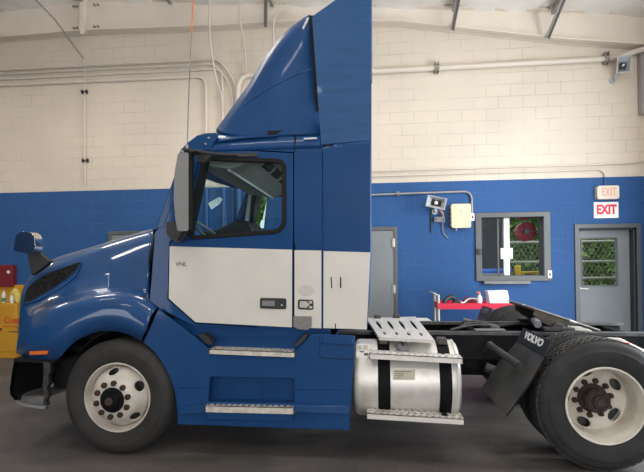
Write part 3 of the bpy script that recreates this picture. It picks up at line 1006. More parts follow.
# ---- hood and front fenders: one moulded shell
def row(pts, ys, n=56, p=1.25):
    """pixel polyline and matching depths -> n points evenly spread in x"""
    c = spline([(x, y, 0) for x, y in pts], 10)
    tab = [(v.x, v.y) for v in c]
    out = []
    xa, xb = pts[0][0], pts[-1][0]
    for i in range(n):
        u = (i / (n - 1)) ** p
        x = xa + (xb - xa) * u
        out.append(at(x, interp(tab, x), interp(ys, x)))
    return out
corner = lambda y, d: [(17, y + d), (20, y + d * .62), (26, y + d * .3), (34, y + d * .12), (48, y)]
Rr = [
    row([(16.5, 353), (30, 358), (45, 359.3), (58, 358.5), (63, 354), (69, 347), (78, 340), (90, 334), (105, 331), (120, 332), (132, 336), (141, 341)], corner(3.985, .22)),
    row([(16.8, 348), (40, 342), (60, 334), (80, 323), (105, 317), (125, 319), (146, 330)], corner(3.962, .22)),
    row([(17.2, 343), (40, 327), (60, 316), (80, 307), (105, 301), (128, 302), (152, 314)], corner(3.97, .23)),
    row([(18, 338), (30, 324), (42, 315.5), (60, 306), (80, 299.5), (100, 295.5), (120, 294), (140, 298), (157, 308)], corner(4.03, .24)),
    row([(18.6, 332), (30, 318), (42, 310.5), (60, 302), (80, 296), (100, 292.5), (120, 291), (138, 293), (150, 300)], corner(4.13, .22)),
    row([(19.2, 325), (32, 310), (46, 302), (62, 297), (85, 292), (105, 289), (125, 288), (149, 290)], corner(4.27, .16)),
    row([(20, 312), (26, 303), (40, 296), (60, 286), (85, 276), (110, 270), (130, 267), (150, 266)], corner(4.35, 0.00)),
    row([(21, 300), (26, 289), (34, 282), (48, 274), (70, 265), (100, 256), (125, 250), (152, 243)], corner(4.42, -0.04)),
    row([(22, 294), (26, 284), (31, 276.5), (38, 270), (48, 264), (70, 256.5), (100, 247.5), (125, 240.5), (153, 233)], corner(4.49, -0.09)),
    row([(23, 290), (27, 281), (33, 272), (45, 263), (60, 256.5), (80, 250.5), (100, 244.5), (120, 238.5), (140, 232.5), (153.5, 229)], corner(4.60, -0.17)),
]
c8 = [Vector((p.x - .09 * (1 - i / 55), YC, p.z + .022)) for i, p in enumerate(Rr[-1])]
c7 = [Vector(((p.x * .6 + q.x * .4), 4.85, p.z * .3 + q.z * .7 + .002)) for p, q in zip(Rr[-1], c8)]
half = Rr + [c7]
full = half + [c8] + [[Vector((v.x, 2 * YC - v.y, v.z)) for v in r_] for r_ in reversed(half)]
hb = MB(); hb.grid(full)
hood = hb.build('hood', M['paintgloss'], truck, smooth=55)
dgv = [Vector(v) for v in hb.v]
hood_bvh = BVHTree.FromPolygons(dgv, hb.f)
sd = hood.modifiers.new('solid', 'SOLIDIFY'); sd.thickness = .006; sd.offset = 0
CAM = Vector((0, 0, CAMH))
def ray_px(px, py):
    return (cam_f + cam_r * ((px - CX) / FPX) - cam_u * ((py - CY) / FPX)).normalized()
def on_hood(px, py, off=.006):
    h = hood_bvh.ray_cast(CAM, ray_px(px, py))
    if h[0] is None:
        return None
    nrm = h[1] if h[1].dot(ray_px(px, py)) < 0 else -h[1]
    return h[0] + nrm * off
def patch(poly, off=.006, step=2.0):
    """a skin patch that follows the moulded hood inside a polygon"""
    pts = [Vector(p) for p in poly]
    fine = []
    for a, b in zip(pts, pts[1:] + pts[:1]):
        n = max(1, int((b - a).length / step))
        fine += [a + (b - a) * (k / n) for k in range(n)]
    n0 = len(fine)
    xs = [p.x for p in fine]; ys = [p.y for p in fine]
    def ins(p):
        c = False
        for i in range(n0):
            a, b = fine[i], fine[i - 1]
            if (a.y > p.y) != (b.y > p.y) and p.x < (b.x - a.x) * (p.y - a.y) / (b.y - a.y) + a.x:
                c = not c
        return c
    inner = []
    y = min(ys) + step / 2
    while y < max(ys):
        x = min(xs) + step / 2
        while x < max(xs):
            p = Vector((x, y))
            if ins(p) and min((p - q).length for q in fine) > step * .5:
                inner.append(p)
            x += step
        y += step
    vo, eo, fo, *_ = delaunay_2d_cdt(fine + inner, [(i, (i + 1) % n0) for i in range(n0)], [], 0, 1e-6)
    W_ = [on_hood(p.x, p.y, off) for p in vo]
    q = MB(); idx = {}; vs = []
    for i, w in enumerate(W_):
        if w is not None:
            idx[i] = len(vs); vs.append(w)
    fs = []
    for f in fo:
        c = sum((vo[i] for i in f), Vector((0, 0))) / len(f)
        if ins(c) and all(i in idx for i in f):
            fs.append([idx[i] for i in f])
    return q.add(vs, fs)

vent_mat = principled('vent_mesh', (.012, .012, .013), .8, spec=.1)
nt = vent_mat.node_tree
tcv = nt.nodes.new('ShaderNodeTexCoord'); vo_ = nt.nodes.new('ShaderNodeTexVoronoi'); vo_.inputs['Scale'].default_value = 38
rmp = nt.nodes.new('ShaderNodeValToRGB'); rmp.color_ramp.elements[0].position = .25; rmp.color_ramp.elements[1].position = .6
rmp.color_ramp.elements[0].color = (.004, .004, .004, 1); rmp.color_ramp.elements[1].color = (.018, .018, .019, 1)
nt.links.new(tcv.outputs['Object'], vo_.inputs['Vector']); nt.links.new(vo_.outputs['Distance'], rmp.inputs['Fac']); nt.links.new(rmp.outputs['Color'], nt.nodes['Principled BSDF'].inputs['Base Color'])
vent_px = [(23.4, 306.5), (25, 297), (28.5, 287.5), (38, 279.5), (50, 272.8), (66, 267), (81, 262.3), (78, 268), (74, 273.5), (64, 281.5), (50, 291), (36, 299)]
v_ = patch(vent_px, .007).build('side_vent', vent_mat, hood, smooth=60)
def hood_line(pts, r, off=.004, n=6):
    q = []
    for v in spline([(a, b, 0) for a, b in pts], n):
        w = on_hood(v.x, v.y, off)
        if w is not None: q.append(w)
    return q
vr = MB(); vr.tube(hood_line(vent_px + vent_px[:1], .006), .0055, 6); vr.build('vent_rim', M['paint'], hood, smooth=60)
ft_ = MB(); ft_.tube(hood_line([(26, 303.5), (38, 301), (52, 293.5), (66, 285), (76, 276), (82, 264)], .01, .008), .009, 8); ft_.build('vent_trim', M['paint'], hood, smooth=60)
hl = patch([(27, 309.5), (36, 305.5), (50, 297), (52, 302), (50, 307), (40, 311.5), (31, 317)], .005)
hl.build('hood_reflection', M['hoodrefl'], hood, smooth=60)  # glossy patch standing in for surroundings reflected in the hood
patch([(30, 351), (49, 350.3), (48, 354), (30.5, 354.6)], .008).build('side_marker', M['orange'], hood, smooth=40)
cr = MB(); cr.tube(hood_line([(145, 304), (157, 308)], .006), .004, 6)

# nose closing panel with the radiator grille
nose = [r_[0] for r_ in full]
q = MB(); q.add(nose, [tuple(range(len(nose)))])
q.build('nose_panel', M['paint'], truck)
q = MB()
gx = min(p.x for p in nose) - .012
q.plate(round_poly([(-.62, .82), (.62, .82), (.72, 1.3), (.5, 1.42), (-.5, 1.42), (-.72, 1.3)], .08), [], 0, .03)
q.v = [(gx - .02 + v[1] + .42 * abs(v[0]) ** 2, YC + v[0], v[2]) for v in q.v]
gr = q.build('grille', vent_mat, truck)
q = MB()
for z in (.9, 1.0, 1.1, 1.2, 1.3):
    q.tube([(gx - .03 + .42 * y * y, YC + y, z) for y in (-.6, -.4, -.2, 0, .2, .4, .6)], .008, 6)
q.build('grille_bars', M['chrome'], gr)

# inside of the wheel arch, engine block
def liner():
    q = MB(); rows_ = []
    for k in range(25):
        t = R(-8 + 150 * k / 24)
        x, z = -2.215 + .585 * math.cos(t), .47 + .575 * math.sin(t)
        rows_.append([(x, 4.12, z), (x, 4.72, z)])
    q.grid(rows_)
    q.plate([(p[0][0], p[0][2]) for p in rows_], [], 4.70, 4.72)
    return q
both(liner, 'wheel_liner', M['seal'], solid=.01)
q = MB(); q.box(-3.0, -1.5, 4.74, 5.62, .55, 1.35); q.build('engine', M['iron'], truck, bevel=.03)

# ---- bumper
pb = [(14.2, 359.5), (12, 372), (9.6, 390), (10.5, 395), (16.5, 402.5)]
o_ = xz(pb, 4.03); i_ = [(x + .035, z + (.0 if k < 3 else .02)) for k, (x, z) in enumerate(o_)]
q = MB()
rows_ = []
for y, dx in ((4.03, .0), (4.12, -.045), (4.3, -.085), (4.7, -.12), (YC, -.13), (2 * YC - 4.7, -.12), (2 * YC - 4.3, -.085), (2 * YC - 4.12, -.045), (2 * YC - 4.03, 0)):
    rows_.append([Vector((x + dx, y, z)) for x, z in o_ + list(reversed(i_))])
q.grid(rows_, True)
bump = q.build('bumper', M['black'], truck, smooth=40)
def lip():
    q = MB()
    a = [at(16.5, 402.5, 4.03), at(24, 405.5, 3.99), at(36, 407.5, 3.98), at(46, 408.5, 3.99)]
    b = [at(17, 398, 4.1), at(24, 398.5, 4.14), at(36, 398.5, 4.14), at(46, 399.5, 4.12)]
    up = Vector((0, 0, .012))
    c = [p + Vector((.015, .05, .006)) for p in a]
    q.grid([[p - up * .2 for p in a], [p + up for p in a], [p for p in c], [p + up for p in b], [Vector((p.x, 4.5, p.z)) for p in b]])
    return q
both(lip, 'bumper_lip', M['greymetal'], solid=.012)
def brk():
    q = MB()
    q.plate(xz([(44.5, 361), (51.5, 362), (52, 371), (49.5, 375), (50.5, 383), (48, 388), (49.5, 396), (47, 400), (48.5, 406), (46, 409), (43.5, 407), (45.5, 396), (43.8, 385), (45, 372)], 4.02), [], 4.0, 4.05)
    return q
both(brk, 'bumper_bracket', M['iron'], bevel=.003)
q = MB(); q.box(-3.12, -2.72, 4.42, 2 * YC - 4.42, .42, .84); q.build('bumper_shade_block', M['seal'], truck)  # black block added to darken the hollow behind the bumper corner
def bt_():
    q = MB(); q.plate(xz([(14.2, 358), (60, 359), (52, 363.5), (14.2, 361.5)], 4.03), [], 4.02, 4.5); return q
both(bt_, 'bumper_cap', M['seal'], bevel=.004)

# ---- hood mirror
def hm_head():
    q = MB(); q.plate(round_poly(xz([(14, 251), (16.5, 235), (21, 231.8), (31, 232.3), (35, 236), (36, 249.5), (33, 254), (25, 253)], 4.29), .025), [], 4.28, 4.39); return q
def hm_stalk():
    q = MB(); q.plate(xz([(29, 252.5), (38.5, 249), (44, 256), (52, 261.5), (46, 267), (39, 272), (33.5, 275.5), (31, 264)], 4.40), [], 4.37, 4.43); return q
hs, hs2 = both(hm_stalk, 'hood_mirror_stalk', M['black'], bevel=.006)
q = hm_head(); hmh = q.build('hood_mirror', M['chrome'], truck, bevel=.03, seg=4)
mirY(q).build('hood_mirror', M['chrome'], truck, bevel=.03, seg=4)

# ---- cab shell
YS = 4.05
door_px = [(170.3, 243), (168.3, 299), (195, 323), (292.6, 328.3), (293, 153), (207, 148.6), (199.5, 160), (191, 195), (184.5, 222), (178, 236)]
win_px = [(204.5, 157.6), (284.5, 160.8), (284.5, 231.5), (192, 238), (187, 231)]
def scale_poly(p, k):
    cx_ = sum(a for a, b in p) / len(p); cz = sum(b for a, b in p) / len(p)
    return [(cx_ + (a - cx_) * k, cz + (b - cz) * k) for a, b in p]
def offset_poly(p, d):
    """move each edge of a polygon outward by d (metres)"""
    out = []; n = len(p)
    ar = sum(p[i][0] * p[(i + 1) % n][1] - p[(i + 1) % n][0] * p[i][1] for i in range(n))
    sg = 1 if ar > 0 else -1
    for i in range(n):
        a, b, c = Vector(p[i - 1]), Vector(p[i]), Vector(p[(i + 1) % n])
        n1 = Vector(((b - a).y, -(b - a).x)).normalized() * sg
        n2 = Vector(((c - b).y, -(c - b).x)).normalized() * sg
        h = (n1 + n2).normalized()
        out.append(tuple(b + h * d / max(.35, h.dot(n1))))
    return out
door_o = xz(door_px, YS)
win_o = round_poly(xz(win_px, YS), [.03, .07, .11, .07, .03], 6)
side_o = xz([(155, 231.5), (162.5, 225), (170, 200), (178, 166), (182, 152), (200, 146.5), (322, 144), (322, 329.5), (294, 328.5), (193, 325.5), (158, 308), (149.5, 301)], YS)
def fwd(p, z0_, z1_, xa_, xb_, n_):
    """move the leading points of an outline onto the line xa_ (at z0_) .. xb_ (at z1_)"""
    return [(min(x, xa_ + (xb_ - xa_) * (z - z0_) / (z1_ - z0_)) if i in n_ else x, z) for i, (x, z) in enumerate(p)]
door_near, win_near = door_o, win_o
door_far = fwd(door_o, 1.9, 2.6, -1.71, -1.615, (5, 6, 7, 8, 9))
win_far = round_poly(fwd(xz(win_px, YS), 1.9, 2.55, -1.655, -1.575, (0, 3, 4)), [.03, .07, .11, .05, .03], 6)
q = MB(); q.plate(side_o, [offset_poly(door_near, .009)], YS + .002, YS + .06); cab = q.build('cab_side', M['paint'], truck, bevel=.006)
q = MB(); q.plate(side_o, [offset_poly(door_far, .009)], YS + .002, YS + .06); cab2 = mirY(q).build('cab_side', M['paint'], truck, bevel=.006)
q = MB(); q.plate(scale_poly(door_near, 1.03), [offset_poly(win_near, .01)], YS + .062, YS + .075); q.build('door_surround', M['seal'], truck)
q = MB(); q.plate(scale_poly(door_far, 1.02), [offset_poly(win_far, .01)], YS + .062, YS + .075); mirY(q).build('door_surround', M['seal'], truck)

def make_door(far):
    door_o, win_o = (door_far, win_far) if far else (door_near, win_near)
    g_ = mirY if far else (lambda q: q)
    q = MB(); q.plate(door_o, [win_o], YS, YS + .055)
    d_ = g_(q).build('door', M['paint'], truck, bevel=.006)
    q = MB(); q.plate(offset_poly(win_o, .016), [offset_poly(win_o, -.022)], YS - .010, YS + .03)
    g_(q).build('window_seal', M['seal'], d_, bevel=.005)
    q = MB(); q.plate(offset_poly(win_o, -.01), [], YS + .018, YS + .022)
    g_(q).build('side_glass', M['autoglass'], d_)
    q = MB(); q.plate(offset_poly(scale_poly(door_o, .985), 0), [offset_poly(win_o, .008 if far else .03)], YS + .076, YS + .12)
    g_(q).build('inner_trim', M['cabgrey'], d_)
    q = MB(); q.plate(xz([(169.8, 246.3), (292.2, 249.7), (292.0, 327.3), (195.6, 322.2), (168.9, 298.4)], YS), [], YS - .002, YS + .001)
    g_(q).build('white_panel', M['white'], d_)
    q = MB(); q.plate(round_poly(xz([(260, 297.8), (286.5, 298.3), (286.5, 309.3), (260, 308.5)], YS), .02), [], YS - .008, YS + .001)
    hd_ = g_(q).build('handle', M['black'], d_, bevel=.004)
    q = MB(); q.plate(round_poly(xz([(262.5, 300.5), (275, 300.8), (275, 306), (262.5, 305.8)], YS), .008), [], YS - .016, YS - .006)
    g_(q).build('paddle', M['silver'], hd_, bevel=.003)
    q = MB(); p = at(282, 305, YS); q.cyl((p.x, YS - .008, p.z), .008, 0, -.004, 'Y', 12)
    g_(q).build('lock', M['brightsteel'], hd_)
    if not far:
        p = at(181.5, 264.3, YS)
        text('model_badge', 'VNL', .055, facing((p.x, YS - .004, p.z)), M['badge'], d_, width=.105)
    return d_
make_door(False); make_door(True)
q = MB(); q.plate(xz([(294.5, 250), (321.4, 250.6), (321.4, 328.3), (294.5, 327.4)], YS), [], YS - .001, YS + .004); q.build('white_panel', M['white'], cab)
q = MB(); q.plate(round_poly(xz([(298, 299.3), (313.5, 299.8), (313.5, 309.8), (298, 309.2)], YS), .018), [], YS - .008, YS); lk = q.build('storage_latch', M['black'], cab, bevel=.003)
q = MB(); q.plate(round_poly(xz([(300, 301), (309.5, 301.3), (309.5, 307.8), (300, 307.4)], YS), .008), [], YS - .014, YS - .007)
q.plate(round_poly(xz([(307.5, 301), (312.3, 301), (312.3, 303.5), (307.5, 303.2)], YS), .004), [], YS - .014, YS - .007)
q.plate(round_poly(xz([(307.5, 305.6), (312.3, 305.9), (312.3, 308.3), (307.5, 308)], YS), .004), [], YS - .014, YS - .007)
q.build('latch_paddle', M['brightsteel'], lk, bevel=.003)
q = MB(); c = at(306, 290.6, YS); q.plate([(c.x + .07 * math.cos(t * .2618), c.z + .048 * math.sin(t * .2618)) for t in range(24)], [], YS - .0018, YS - .0005); q.build('faded_oval', M['ghost'], cab)
q = MB(); q.plate(round_poly(xz([(293.5, 316), (311.8, 316.2), (311.5, 327), (308, 329.5), (298, 329), (293.8, 326)], YS), .012), [], YS - .018, YS); q.build('rubber_flap', M['greyrub'], cab, bevel=.004)

# sill, floor, rear wall of the cab
q = MB(); q.box(-1.75, -.32, YS + .06, 2 * YC - YS - .06, .98, 1.12); q.build('cab_floor', M['paint'], truck)
def rear_plate(xa, xb, z0_, z1_, g, e):
    q = MB(); q.plate([(YS + g, z0_), (2 * YC - YS - g, z0_), (2 * YC - YS - g, z1_), (YS + g, z1_)], [rrect(4.42 + e, 5.94 - e, 1.72 + e, 2.34 - e, .08)], xa, xb)
    q.v = [(v[1], v[0], v[2]) for v in q.v]; return q
crw = rear_plate(-.36, -.32, 1.0, 2.72, .06, 0).build('cab_rear_wall', M['paint'], truck)
rear_plate(-.385, -.362, 1.12, 2.6, .13, .01).build('rear_trim', M['cablight'], truck)
q = MB(); q.add([(-.34, 4.42, 1.72), (-.34, 5.94, 1.72), (-.34, 5.94, 2.34), (-.34, 4.42, 2.34)], [(0, 1, 2, 3)]); q.build('rear_window', M['autoglass'], crw)

# roof (side rails to crown), lofted along the cab
rx0, rx1 = at(206, 150, YS).x, at(322, 150, YS).x
sec = [(YS + .0, at(250, 150.5, YS).z), (YS - .004, at(250, 146, YS).z), (YS + .012, at(250, 140, YS).z), (YS + .06, at(250, 134.5, YS + .05).z), (YS + .2, at(250, 133, YS + .2).z + .035), (YC, 2.86)]
sec = sec + [(2 * YC - y, z) for y, z in reversed(sec[:-1])]
q = MB()
N_ = 24
rows_ = []
for i in range(N_ + 1):
    u = i / N_
    x = rx0 + (rx1 - rx0) * u
    dz = -.025 * (1 - u) ** 2
    rows_.append([(x - (.18 * (1 - u) ** 2 * (1 - ((y - YC) / 1.13) ** 2)), y, z + (dz if k not in (0, len(sec) - 1) else 0)) for k, (y, z) in enumerate(sec)])
q.grid(rows_)
roof = q.build('roof_panel', M['paint'], truck, smooth=45, solid=.012)
q = MB(); q.plate(xz([(217, 140.2), (246, 136.5), (277, 135), (277, 136.4), (246, 138.4), (219, 141.8)], YS), [], YS - .006, YS + .03)
q.build('drip_rail', M['paint'], roof, bevel=.003)
q = MB(); q.plate(xz([(294.2, 134), (295.2, 134), (295.2, 152), (294.2, 152)], YS), [], YS - .008, YS + .02); q.build('roof_seam', M['seal'], roof)
q = MB(); q.plate(xz([(304, 138.1), (317, 137.6), (317, 139), (304, 139.6)], YS), [], YS - .008, YS + .02); q.build('clearance_strip', M['lens'], roof)
q = MB(); q.box(rx0 + .02, -.4, YS + .1, 2 * YC - YS - .1, 2.60, 2.63); q.build('headliner', M['cablight'], truck)

# windshield, pillars, sun visor
zb0, zt0 = at(163, 225, YS).z, at(182, 155, YS).z
xb0, xt0 = at(160, 226, YS).x, at(184, 155, YS).x
def bow(y, k): return -k * (1 - ((y - YC) / 1.13) ** 2)
rows_ = []
for i in range(9):
    u = i / 8
    rows_.append([(xb0 + (xt0 - xb0) * u + bow(y, .34 - .06 * u), y, zb0 + (zt0 - zb0) * u - .03) for y in [YS + .03 + (2 * (YC - YS) - .06) * j / 24 for j in range(25)]])
q = MB(); q.grid(rows_); q.build('windshield', M['autoglass'], truck, smooth=60)
q = MB(); q.grid([rows_[0], [(x - .06, y, z - .05) for x, y, z in rows_[0]], [(x - .1, y, z - .3) for x, y, z in rows_[0]]]); q.build('cowl', M['black'], truck, solid=.02, smooth=50)
def pillar():
    q = MB(); p0, p1 = Vector(rows_[0][0]), Vector(rows_[8][0]); q.hexa([p0 + Vector((-.02, -.03, 0)), p0 + Vector((.05, -.03, 0)), p0 + Vector((.05, .05, 0)), p0 + Vector((-.03, .05, 0)),
        p1 + Vector((-.02, -.03, 0)), p1 + Vector((.05, -.03, 0)), p1 + Vector((.05, .05, 0)), p1 + Vector((-.03, .05, 0))]); return q
both(pillar, 'windshield_pillar', M['paint'], bevel=.008)
q = MB(); q.plate(xz([(188, 234), (192, 236), (208.5, 160), (204, 157)], YS + .1), [], YS + .08, YS + .16); q.build('pillar_trim', M['dash'], truck, bevel=.015)
vis = xz([(178.5, 153), (181, 148.5), (186, 143), (197, 134.8), (207, 132.2), (217, 132), (221, 134), (211, 150), (202, 151.5), (190, 151.5), (183, 153.5)], YS)
q = MB(); rows_v = []
for j in range(29):
    y = YS - .01 + (2 * (YC - YS) + .02) * j / 28
    e = min(1, min(j, 28 - j) / 3)
    cxm = sum(a for a, b in vis) / len(vis); czm = sum(b for a, b in vis) / len(vis)
    k = .9 + .1 * e ** .5
    rows_v.append([(cxm + (a - cxm) * k + bow(y, .3), y, czm + (b - czm) * k + .035 * (1 - ((y - YC) / 1.13) ** 2)) for a, b in vis])
q.grid(rows_v, True); q.add(rows_v[0], [tuple(range(len(vis)))]); q.add(rows_v[-1], [tuple(range(len(vis)))])
visor = q.build('sun_visor', M['paint'], truck, smooth=40)
for px, py in ((182.5, 151.5), (205.5, 144), (208.5, 138)):
    q = MB(); p = at(px, py, YS - .02); q.lathe([(.001, -.012), (.007, -.010), (.010, 0), (.010, .01)], p, 'Y', 12)
    q.build('visor_bolt', M['brightsteel'], visor, smooth=60)

# mirrors on their arms, antenna
def mirror(far):
    if far:
        return quad(MIRC - n_ * .007, .165, .25, .07).build('side_mirror', M['black'], truck, bevel=.015)
    g_ = mirY if far else (lambda q: q)
    q = MB(); q.plate(round_poly(xz([(178.8, 154.5), (181, 153), (189.5, 153), (189.5, 231), (178.5, 231.5), (176.6, 222), (174.8, 200), (175.2, 175)], 3.76), .02), [], 3.74, 3.98)
    xm = at(186, 200, 3.76).x
    q.v = [(x - (.14 * (y - 3.74) / .24 if x > xm else 0), y, z) for x, y, z in q.v]
    mm = g_(q).build('side_mirror', M['black'] if far else M['silver'], truck, bevel=.03, seg=4)
    q = MB(); q.plate(round_poly(xz([(188.5, 152.5), (195.5, 153.5), (196.5, 180), (196, 229), (188.5, 231.5)], 3.85), .01), [], 3.75, 3.97)
    xm = at(190.5, 200, 3.85).x
    q.v = [(x - (.10 * (y - 3.75) / .22 if x > xm else 0), y, z) for x, y, z in q.v]
    g_(q).build('mirror_frame', M['seal'], mm, bevel=.01)
    q = MB()
    p = at(168.5, 222, 3.98); p2 = at(176, 242, 3.98)
    q.plate(round_poly(xz([(167.5, 222.5), (175, 221.5), (182, 232.5), (182, 240), (177, 242.5), (171.5, 238), (168, 234)], 3.98), .01), [], 3.95, 4.06)
    q.tube([at(185, 231, 3.86), at(181, 239, 3.95), at(175, 238, 4.03)], .022, 8)
    g_(q).build('lower_bracket', M['black'], mm, bevel=.006)
    q = MB()
    q.tube([at(186, 150.5, 3.86), at(200, 151.5, 3.95), at(216, 154, 4.02), at(236, 154.6, 4.035)], .014, 8)
    q.plate(round_poly(xz([(233, 153.5), (256.5, 152.6), (258, 156.6), (239, 156.8)], 4.04), .006), [], 4.028, 4.052)
    q.plate(round_poly(xz([(197, 155), (208, 152.5), (211, 156), (204, 163), (198, 162)], 4.0), .01), [], 3.99, 4.05)
    q.plate(round_poly(xz([(183, 150.5), (194, 149.5), (200, 152.5), (190, 154)], 3.86), .006), [], 3.8, 3.92)
    g_(q).build('upper_arm', M['iron'], mm, bevel=.004)
    return mm
# glass of the far mirror, turned towards the driver
c = at(260, 211.5, 6.46)
n_ = Vector((1.1206, -.5208, -.176)).normalized()
t_ = Vector((.5208, 1.1206, 0)).normalized(); up = n_.cross(t_)
if up.z < 0: up = -up
def quad(cen, hw, hh, d):
    q = MB()
    q.hexa([cen - t_ * hw - up * hh, cen + t_ * hw - up * hh, cen + t_ * hw + up * hh, cen - t_ * hw + up * hh,
            cen - t_ * hw - up * hh - n_ * d, cen + t_ * hw - up * hh - n_ * d, cen + t_ * hw + up * hh - n_ * d, cen - t_ * hw + up * hh - n_ * d])
    return q
MIRC = c
mnear = mirror(False); mfar = mirror(True)
quad(MIRC, .125, .225, .006).build('mirror_glass', M['mirrorglass'], mfar)
q = MB(); q.tube([MIRC - n_ * .05 - up * .22, MIRC - n_ * .05 - up * .33, Vector((-1.7, 2 * YC - 4.06, 1.93))], .02, 8); q.build('mirror_arm', M['black'], mfar)
xf_ = at(196.2, 200, 3.85).x + .004
q = MB(); q.hexa([(xf_ - .10 * (y - 3.75) / .22 - d, y, z) for z in (1.94, 2.46) for y, d in ((3.765, .006), (3.765, 0), (3.955, 0), (3.955, .006))]); q.build('mirror_glass', M['mirrorglass'], mnear)
q = MB(); q.tube(spline([at(187, 152, 3.9), at(187.5, 138, 3.9), at(188.6, 100, 3.9), at(190.2, 60, 3.9), at(191.6, 33, 3.9)], 4), .0045, 6)
an = q.build('antenna', M['greymetal'], truck, smooth=60)
q = MB(); q.tube(spline([at(191.6, 33, 3.9), at(193, 0, 3.9), at(194, -20, 3.9)], 4), .005, 6); q.build('antenna_tip', M['orange'], an)
q = MB(); q.cyl(at(187, 152, 3.9), .012, -.02, .06, 'Z', 10); q.build('antenna_base', M['brightsteel'], an)

# ---- cab interior
q = MB()
dsh = [(-1.93, 1.90), (-1.78, 1.985), (-1.45, 1.99), (-1.34, 1.93), (-1.27, 1.80), (-1.3, 1.45), (-1.5, 1.2), (-1.95, 1.2)]
q.plate(dsh, [], YS + .98, 2 * YC - YS - .14)
q.plate([(-1.95, 1.88), (-1.86, 1.93), (-1.78, 1.90), (-1.72, 1.7), (-1.7, 1.2), (-1.95, 1.2)], [], YS + .14, YS + .98)
dash = q.build('dashboard', M['dash'], truck, bevel=.025)
q = MB(); q.plate([(-1.66, 1.97), (-1.40, 2.09), (-1.28, 2.06), (-1.22, 1.95), (-1.3, 1.88), (-1.6, 1.9)], [], YS + .85, YS + 1.35); q.build('instrument_hood', M['dash'], dash, bevel=.03)
q = MB(); q.plate([(-1.5, 1.95), (-1.05, 1.87), (-1.02, 1.80), (-1.1, 1.6), (-1.4, 1.5)], [], YS + 1.1, YS + 1.55); q.build('centre_stack', M['dash'], dash, bevel=.03)
q = MB()
p = [at(208, 203, YS + .75), at(219, 197, YS + .8), at(222, 198.5, YS + .95), at(219, 203, YS + .95), at(211, 208.5, YS + .8)]
q.add([v for v in p] + [v + Vector((.004, 0, -.012)) for v in p], [(0, 1, 2, 3, 4), (9, 8, 7, 6, 5)] + [(i, (i + 1) % 5, 5 + (i + 1) % 5, 5 + i) for i in range(5)])
q.build('white_patch_on_dash', M['paper'], dash)  # plain white five-sided sheet above the dashboard
sw = MB(); cw = Vector((-1.60, YS + .55, 1.915)); ax = Vector((.62, 0, .78)).normalized(); s1 = Vector((0, 1, 0)); s2 = ax.cross(s1)
sw.tube([cw + (s1 * math.cos(k * math.pi / 20) + s2 * math.sin(k * math.pi / 20)) * .215 for k in range(40)], .0145, 10, True)
wheel_s = sw.build('steering_wheel', M['silver'], truck, smooth=60)
q = MB(); q.tube([cw - s1 * .2, cw + s1 * .2], .014, 8); q.tube([cw, cw - s2 * .2], .014, 8); q.tube([cw, cw - ax * .25], .03, 10); q.build('steering_column', M['dash'], wheel_s)
q = MB()
q.plate([(-1.62, 2.53), (-1.28, 2.47), (-1.0, 2.54), (-.95, 2.60), (-1.62, 2.60)], [], YS + .14, 2 * YC - YS - .14)
oc = q.build('overhead_console', M['cabgrey'], truck, bevel=.02)
for ya in (.35, .75, 1.2, 1.65):
    q = MB(); q.plate([(-1.03, 2.527), (-.995, 2.535), (-.955, 2.59), (-1.0, 2.592)], [], YS + ya, YS + ya + .3); q.build('console_cubby', M['dash'], oc, bevel=.006)
q = MB(); q.tube([(-1.28, YS + .16, 2.465), (-1.28, 2 * YC - YS - .16, 2.465)], .012, 8); q.build('console_edge', M['cablight'], oc)
q = MB(); q.tube(spline([(-.80, 2 * YC - YS - .13, 2.38), (-.82, 2 * YC - YS - .17, 2.34), (-.83, 2 * YC - YS - .17, 2.0), (-.83, 2 * YC - YS - .13, 1.92)]), .014, 8); q.build('grab_handle', M['silver'], truck, smooth=60)
def seat(y0):
    q = MB(); q.box(-.95, -.45, y0, y0 + .52, 1.35, 1.50); q.hexa([(-.62, y0, 1.5), (-.62, y0 + .5, 1.5), (-.46, y0 + .5, 1.5), (-.46, y0, 1.5), (-.50, y0 + .04, 1.84), (-.50, y0 + .46, 1.84), (-.40, y0 + .46, 1.84), (-.40, y0 + .04, 1.84)])
    q.box(-.85, -.55, y0 + .12, y0 + .4, 1.12, 1.36); return q
both(lambda: seat(YS + .3), 'driver_seat', M['dash'], bevel=.03)

# ---- roof fairing
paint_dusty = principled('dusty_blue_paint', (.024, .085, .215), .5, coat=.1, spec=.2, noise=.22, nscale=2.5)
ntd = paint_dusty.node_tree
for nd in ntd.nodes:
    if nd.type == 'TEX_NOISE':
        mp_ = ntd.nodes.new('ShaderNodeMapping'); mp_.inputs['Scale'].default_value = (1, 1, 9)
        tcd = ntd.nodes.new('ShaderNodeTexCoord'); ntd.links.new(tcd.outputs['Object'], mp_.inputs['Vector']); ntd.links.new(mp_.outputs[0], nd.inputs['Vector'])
sil = spline([(217, 134, 0), (226, 121, 0), (235, 108, 0), (243, 96, 0), (250, 86, 0), (262, 65, 0), (272, 50, 0), (283, 36.5, 0), (295, 26, 0), (304, 19.5, 0), (310, 16, 0)], 4)
rows_ = []
for v in sil:
    u = (134 - v.y) / 118
    f0 = at(v.x, v.y, 4.40)
    Yn = 4.07 + .10 * u
    xr = at(321 - 9 * u, v.y, Yn).x
    zr = at(320, v.y, Yn).z
    ln = max(.004, xr - f0.x)
    z = f0.z
    near = [(xr, Yn, zr), (xr - .33 * ln, Yn + .01, zr), (f0.x + .36 * ln, Yn + .03, zr), (f0.x + .13 * ln, Yn + .10, (zr + z) / 2), (f0.x + .03 * ln, Yn + .2, z), (f0.x, 4.45 + .05 * u, z), (f0.x - .03 * ln, 4.75, z + .004)]
    rows_.append(near + [(f0.x - .04 * ln, YC, z + .005)] + [(x, 2 * YC - y, zz) for x, y, zz in reversed(near)])
q = MB(); q.grid(rows_)
